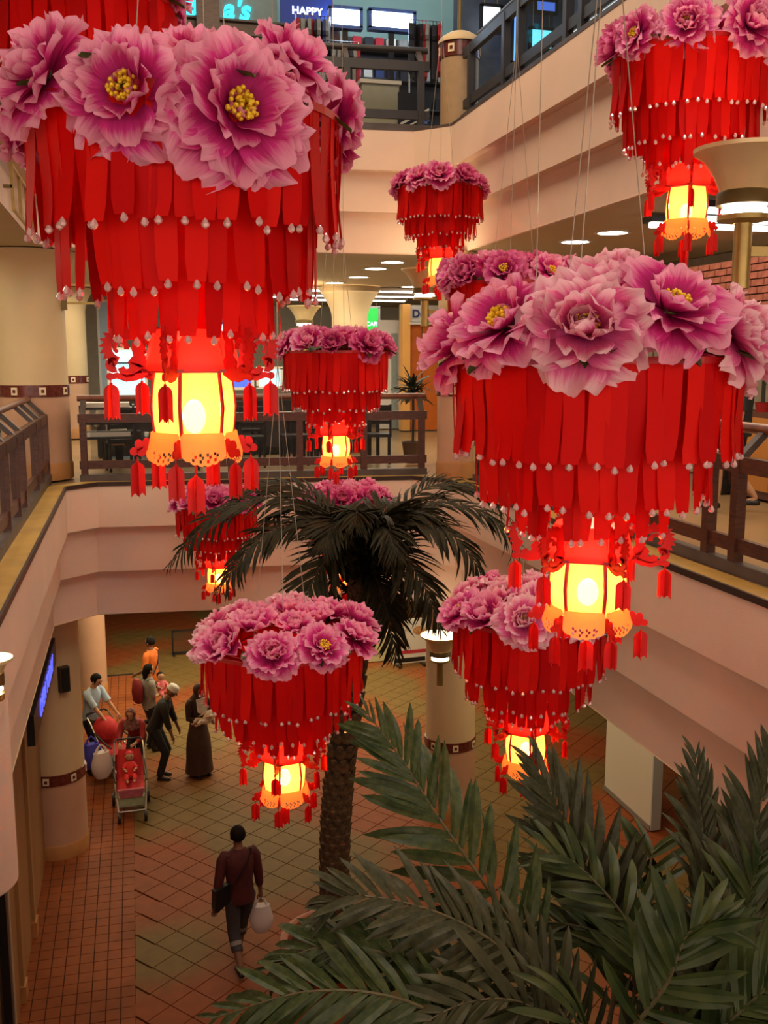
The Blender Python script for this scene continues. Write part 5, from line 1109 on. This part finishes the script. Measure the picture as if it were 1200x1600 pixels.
# 1 man walking away with a plastic bag
g = ground(378, 1512); hd_ = rad(100)
wk, hands, _ = person('man in dark red shirt and knee shorts walking away carrying a white plastic bag', (g.x, g.y, .013), hd_, 1.70, lean=3, handR=(.27, .05, .78), handL=(-.33, -.06, .80), footR=(.06, .30, .09), footL=(-.08, -.26, .13), skin=SKD, shirt=C_('dark_red_shirt', (.075, .008, .008)), sleeve=1.6, trousers=C_('grey_shorts', (.045, .042, .045)), tlen=.68, cuff=C_('pale_cuff', (.25, .22, .19)), curl=.9)
s = MB(); s.tube([(-.17, -.10, .98), (-.1, -.145, 1.15), (.05, -.14, 1.36), (.13, -.06, 1.48), (.12, .08, 1.42)], .014, 6, flat=.5); s.build('bag_strap', BLACK, wk)
s = MB(); s.prism([(-.12, .17), (.08, .20), (.13, 0), (.02, -.04), (-.10, -.10), (-.13, -.05)], .08, M=T(-.22, -.06, .92) @ RZ(.3)); s.build('shoulder_bag', BLACK, wk)
BAGW = mat('plastic_bag', (.80, .72, .70), .4, transl=.35)
def plastic_bag(loc, sc, label, m=BAGW, rz=0):
    t = thing('plastic_bag', label, 'bag', loc, rz); b = MB(); r = random.Random(5); rg = []
    for z, rx, ry in ((0, .09, .05), (-.05, .10, .06), (-.14, .125, .075), (-.22, .115, .08), (-.29, .07, .05)): rg.append((V(r.uniform(-.008, .008), 0, z - .09), V(1, 0, 0), V(0, 1, 0), rx, ry))
    rg.reverse(); loft(b, rg, 14); b.v = [(x * sc, y * sc, z * sc) for x, y, z in b.v]; b.build('sack', m, t)
    h = MB()
    for s in (-1, 1): h.tube([(s * .07 * sc, 0, -.11 * sc), (s * .04 * sc, 0, -.04 * sc), (0, 0, 0.0)], [.02 * sc, .012 * sc, .008 * sc], 6)
    h.build('handle', m, t); return t
M_ = T(g.x, g.y, .013) @ RZ(hd_ - pi / 2); hr = M_ @ (hands[0] + V(0, 0, -.07)); plastic_bag(hr, 1.15, 'white and pink plastic bag hanging from the walking man\'s right hand')
# 2 man in black with white cap, bending
g = ground(250, 1216); person('man in black clothes and white skull cap bending forward with arms hanging', (g.x, g.y, .013), rad(-12), 1.68, lean=24, nod=18, handR=(.22, .30, .72), handL=(-.2, .34, .72), skin=SKD, shirt=C_('black_shirt', (.010, .010, .010)), sleeve=1.1, trousers=C_('black_trousers', (.008, .008, .008)), hair='cap', hip=(0, -.06, .92))
# 3 woman in long brown dress holding a baby
g = ground(312, 1212); w3, h3, _ = person('woman in a long dark brown dress with white bib holding a baby', (g.x, g.y, .013), rad(-60), 1.60, handR=(.10, .26, 1.12), handL=(-.12, .27, 1.10), skin=SKD, shirt=C_('brown_dress_top', (.035, .014, .010)), sleeve=1.85, skirt=C_('brown_dress', (.05, .022, .015)), hair='hijab', hairm=C_('brown_scarf', (.045, .018, .012)), nod=15, curl=.9)
MB().prism([(-.10, .16), (.10, .16), (.09, -.06), (0, -.12), (-.09, -.06)], .02, M=T(0, .135, 1.24) @ RX(.1)).build('bib', C_('bib_white', (.7, .66, .6)), w3, smooth=False)
def baby(label, loc, rz, cloth, lie=55, sc=1.0, hatm=None):
    t = thing('person', label, 'person', loc, rz); a = rad(lie); up = V(0, -sin(a), cos(a)); 
    P = [(V(0, 0, 0), .062), (up * .10, .065), (up * .18, .058), (up * .215, .032)]
    E_ = [(0, 1), (1, 2), (2, 3)]
    for s in (-1, 1):
        b0 = len(P); P += [(up * .17 + V(s * .07, .01, 0), .026), (up * .12 + V(s * .10, .07, .0), .021), (up * .10 + V(s * .06, .13, .02), .017)]; E_ += [(2, b0), (b0, b0 + 1), (b0 + 1, b0 + 2)]
        b0 = len(P); P += [(V(s * .045, .03, -.01), .038), (V(s * .07, .14, .03), .030), (V(s * .05, .22, -.03), .02), (V(s * .05, .26, -.01), .018)]; E_ += [(0, b0), (b0, b0 + 1), (b0 + 1, b0 + 2), (b0 + 2, b0 + 3)]
    b = skinmesh(P, E_, 0, None, 1); hc = up * .285; b.ball(hc, (.066, .07, .074), 14)
    b.ball(hc + V(0, .07, -.01), (.01, .01, .008), 6); [b.ball(hc + V(s * .067, 0, 0), (.008, .014, .018), 6) for s in (-1, 1)]
    [b.join(MB().ball(hc + V(s * .026, .062, .012), (.009, .008, .006), 6), Matrix.Identity(4), mi=1) for s in (-1, 1)]
    for s in (-1, 1):
        o = up * .10 + V(s * .06, .14, .02)
        for i in range(4): b.tube([o, o + V((i - 1.5) * .008, .022, 0), o + V((i - 1.5) * .010, .034, -.006)], [.005, .0045, .0035], 5)
        b.tube([o, o + V(-s * .016, .012, .006)], [.005, .004], 5)
    b.build('body', [SKIN, HAIR], t, angle=80)
    c = MB(); c.tube([V(0, 0, -.03), up * .05, up * .13, up * .205], [.07, .082, .078, .045], 14)
    for s in (-1, 1): c.tube([up * .17 + V(s * .055, .01, 0), up * .12 + V(s * .10, .065, 0)], [.036, .030], 9); c.tube([V(s * .045, .02, -.01), V(s * .07, .14, .03), V(s * .055, .19, -.005)], [.046, .037, .032], 9)
    c.build('romper', cloth, t); q = MB().ball(hc + V(0, -.012, .018), (.071, .07, .068), 12); q.v = [(x, y if (y < hc.y + .02 or z > hc.z + .05) else hc.y + .02 + (y - hc.y - .02) * .2, z) for x, y, z in q.v]; q.build('hair', hatm or HAIR, t); return t
M3_ = T(g.x, g.y, .013) @ RZ(rad(-60) - pi / 2); q = M3_ @ V(0.02, .27, 1.06); baby('baby in pale clothes held by the woman in the brown dress', q, rad(-60) + pi, C_('cream_romper', (.6, .5, .4)), lie=50)
# 4 man in light blue shirt pushing a stroller
g = ground(158, 1210); g.x -= .05; pushy = rad(-62)
p4_, h4, _ = person('man in a light blue short sleeved shirt pushing a stroller at the left', (g.x - .10, g.y + .35, .013), rad(-35), 1.68, lean=9, nod=20, handR=(.16, .42, .98), handL=(-.18, .44, .98), skin=SKIN, shirt=C_('light_blue_shirt', (.38, .50, .66)), sleeve=.95, trousers=BLACK, curl=1.2)
# 5 man in orange
g = ground(240, 1128); o5, h5, _ = person('man in an orange shirt with a black shoulder strap standing at the back', (g.x, g.y, .013), rad(150), 1.68, handR=(.16, .24, 1.0), handL=(-.2, .22, 1.02), skin=SKD, shirt=C_('orange_shirt', (.62, .13, .01)), sleeve=.95, trousers=C_('brown_trousers', (.06, .035, .02)))
s = MB(); s.tube([(-.15, -.11, 1.0), (.0, -.145, 1.2), (.12, -.10, 1.42), (.14, .02, 1.46), (.05, .13, 1.25)], .016, 6, flat=.5); s.build('shoulder_strap', BLACK, o5)
# 6 woman in grey with red backpack and baby
g = ground(236, 1172); p6_, h6, _ = person('woman in a grey top with a dark red backpack holding a baby in pink', (g.x, g.y, .013), rad(20), 1.58, handR=(.08, .26, 1.14), handL=(-.06, .28, 1.06), skin=SKIN, shirt=C_('grey_top', (.28, .26, .22)), sleeve=.8, trousers=C_('black_trousers', (.008, .008, .008)), hair='long', curl=.9)
s = MB(); loft(s, [(V(0, -.21, z), V(1, 0, 0), V(0, 1, 0), rx, ry) for z, rx, ry in ((.94, .10, .05), (.98, .14, .08), (1.15, .15, .10), (1.32, .13, .08), (1.38, .07, .04))], 16); s.build('backpack', C_('dark_red_pack', (.22, .012, .015)), p6_)
for x in (-.11, .11): MB().tube([(x, -.14, 1.0), (x * 1.05, .05, 1.12), (x, .13, 1.25), (x, .02, 1.37), (x, -.14, 1.34)], .014, 6, flat=.5).build('shoulder_strap', BLACK, p6_)
q = T(g.x, g.y, .013) @ RZ(rad(20) - pi / 2) @ V(0, .25, 1.05); baby('baby in a pink romper held on the chest of the woman with a backpack', q, rad(20) + pi, C_('pink_romper', (.72, .16, .18)), lie=10)
# 7 woman in maroon head scarf bending over the stroller
g = ground(215, 1222); p7_, h7, _ = person('woman in a patterned maroon head scarf and red top leaning over the stroller', (g.x - .02, g.y + .15, .013), rad(-105), 1.50, lean=42, nod=-8, hip=(0, -.2, .82), handR=(.14, .52, .88), handL=(-.14, .50, .90), skin=SKIN, shirt=C_('maroon_top', (.28, .015, .02)), sleeve=1.8, trousers=C_('dark_skirt', (.03, .015, .015)), hair='hijab', hairm=mat('maroon_scarf', (.12, .02, .025), .8, c2=(.26, .14, .12), scale=26), curl=1.0)
# strollers
SILV = mat('silver_tube', (.55, .55, .52), .3, metal=.7); REDC = C_('stroller_red', (.50, .015, .02)); PNKC = C_('basket_pink', (.55, .16, .22)); GRNC = C_('stroller_side', (.35, .42, .25))
def stroller(loc, heading, label, hood=True, bask=PNKC, side=GRNC):
    t = thing('stroller', label, 'stroller', loc, heading - pi / 2)
    for s in (-1, 1):
        MB().tube([(s * .22, -.38, 1.0), (s * .23, -.28, .92), (s * .24, .05, .45), (s * .20, .38, .12)], .014, 8).build('side_tube', SILV, t)
        MB().tube([(s * .24, .02, .52), (s * .26, -.28, .12)], .013, 8).build('rear_leg', SILV, t)
        MB().tube([(s * .23, -.20, .78), (s * .25, .10, .66), (s * .23, .25, .60)], .016, 8).build('arm_rest', BLACK, t)
        for (x, y, r_) in ((s * .27, -.28, .105), (s * .20, .40, .085)):
            w_ = MB(); w_.lathe([(r_ * .55, -.022), (r_ * .95, -.024), (r_, -.012), (r_, .012), (r_ * .95, .024), (r_ * .55, .022)], n=18); w_.lathe([(0, -.012), (r_ * .25, -.014), (r_ * .25, .014), (0, .012)], n=10)
            for i in range(5): a = i * 2 * pi / 5; w_.bar((0, 0, 0), (cos(a) * r_ * .6, sin(a) * r_ * .6, 0), .012, .012)
            w_.build('wheel', BLACK, t, M=T(x, y, r_) @ RY(pi / 2))
    MB().tube([(-.22, -.38, 1.0), (-.18, -.44, 1.03), (.18, -.44, 1.03), (.22, -.38, 1.0)], .016, 8).build('handle', BLACK, t)
    MB().tube([(-.20, .36, .16), (.20, .36, .16)], .012, 8).build('axle', SILV, t); MB().tube([(-.26, -.28, .13), (.26, -.28, .13)], .012, 8).build('axle', SILV, t)
    s = MB(); loft(s, [(V(0, .22, .46), V(1, 0, 0), V(0, 1, .3).normalized(), .20, .05), (V(0, .06, .48), V(1, 0, 0), V(0, 1, .2).normalized(), .21, .10), (V(0, -.12, .52), V(1, 0, 0), V(0, 1, .4).normalized(), .21, .09), (V(0, -.20, .70), V(1, 0, 0), V(0, 1, .5).normalized(), .21, .07), (V(0, -.26, .92), V(1, 0, 0), V(0, 1, .5).normalized(), .17, .04)], 16); s.build('seat', REDC, t)
    MB().prism([(-.2, 0), (.2, 0), (.17, -.16), (-.17, -.16)], .03, M=T(0, .27, .48) @ RX(-.3)).build('foot_rest', bask, t)
    MB().box((0, -.02, .24), (.40, .46, .14)).build('basket', side, t, smooth=False)
    if hood:
        h = MB(); n = 12
        for i in range(7):
            a = rad(-20 + i * 22)
            for j in range(n + 1): b_ = pi * j / n; h.v.append((cos(b_) * .23, -.20 + sin(b_) * .26 * sin(a) * 1.0, .74 + sin(b_) * .26 * cos(a)))
        for i in range(6):
            for j in range(n): k = i * (n + 1) + j; h.f.append((k, k + 1, k + n + 2, k + n + 1)); h.m.append(0)
        h.build('canopy', REDC, t)
    return t
g = ground(206, 1272); s1 = stroller((g.x, g.y + .1, .013), rad(-88), 'red stroller with silver frame and pink basket facing the camera', hood=False)
q = T(g.x, g.y + .1, .013) @ RZ(rad(-88) - pi / 2) @ V(0, .0, .60); baby('small child in bright red clothes sitting in the front stroller', q, rad(-88) - pi / 2, C_('bright_red', (.65, .02, .02)), lie=30, hatm=mat('red_hat', (.55, .02, .03), .7))
g = ground(178, 1222); s2 = stroller((g.x, g.y + .3, .013), rad(-50), 'red hooded stroller pushed by the man in light blue', bask=REDC, side=BLACK)
q = at(157, 1158, 16.2); plastic_bag((q.x, q.y, .86), 1.5, 'white plastic bag hanging from the handle of the hooded stroller', rz=.5); q = at(142, 1152, 16.4); plastic_bag((q.x, q.y, .92), 1.45, 'blue plastic bag hanging left of the white one by the hooded stroller', mat('plastic_blue', (.05, .05, .42), .35), rz=.3)
# middle level people
p = on_z(1150, 795, FM); person('person with bare legs and black shorts walking behind the right railing', (p.x, p.y, FM), rad(150), 1.62, footR=(.06, -.22, .12), footL=(-.08, .22, .09), skin=SKIN, shirt=C_('black_top', (.012, .012, .014)), sleeve=1.0, trousers=C_('black_shorts', (.012, .012, .014)), tlen=.35, hair='long')
person('person in a white shirt seated at the left food court table', (-.25, 15.0, FM), rad(100), 1.62, hip=(0, -.05, .52), footR=(.1, .42, .08), footL=(-.1, .40, .08), handR=(.14, .40, .80), handL=(-.14, .42, .80), lean=18, nod=15, skin=SKIN, shirt=C_('white_shirt', (.6, .56, .46)), sleeve=1.7, trousers=C_('black_trousers', (.008, .008, .008)))
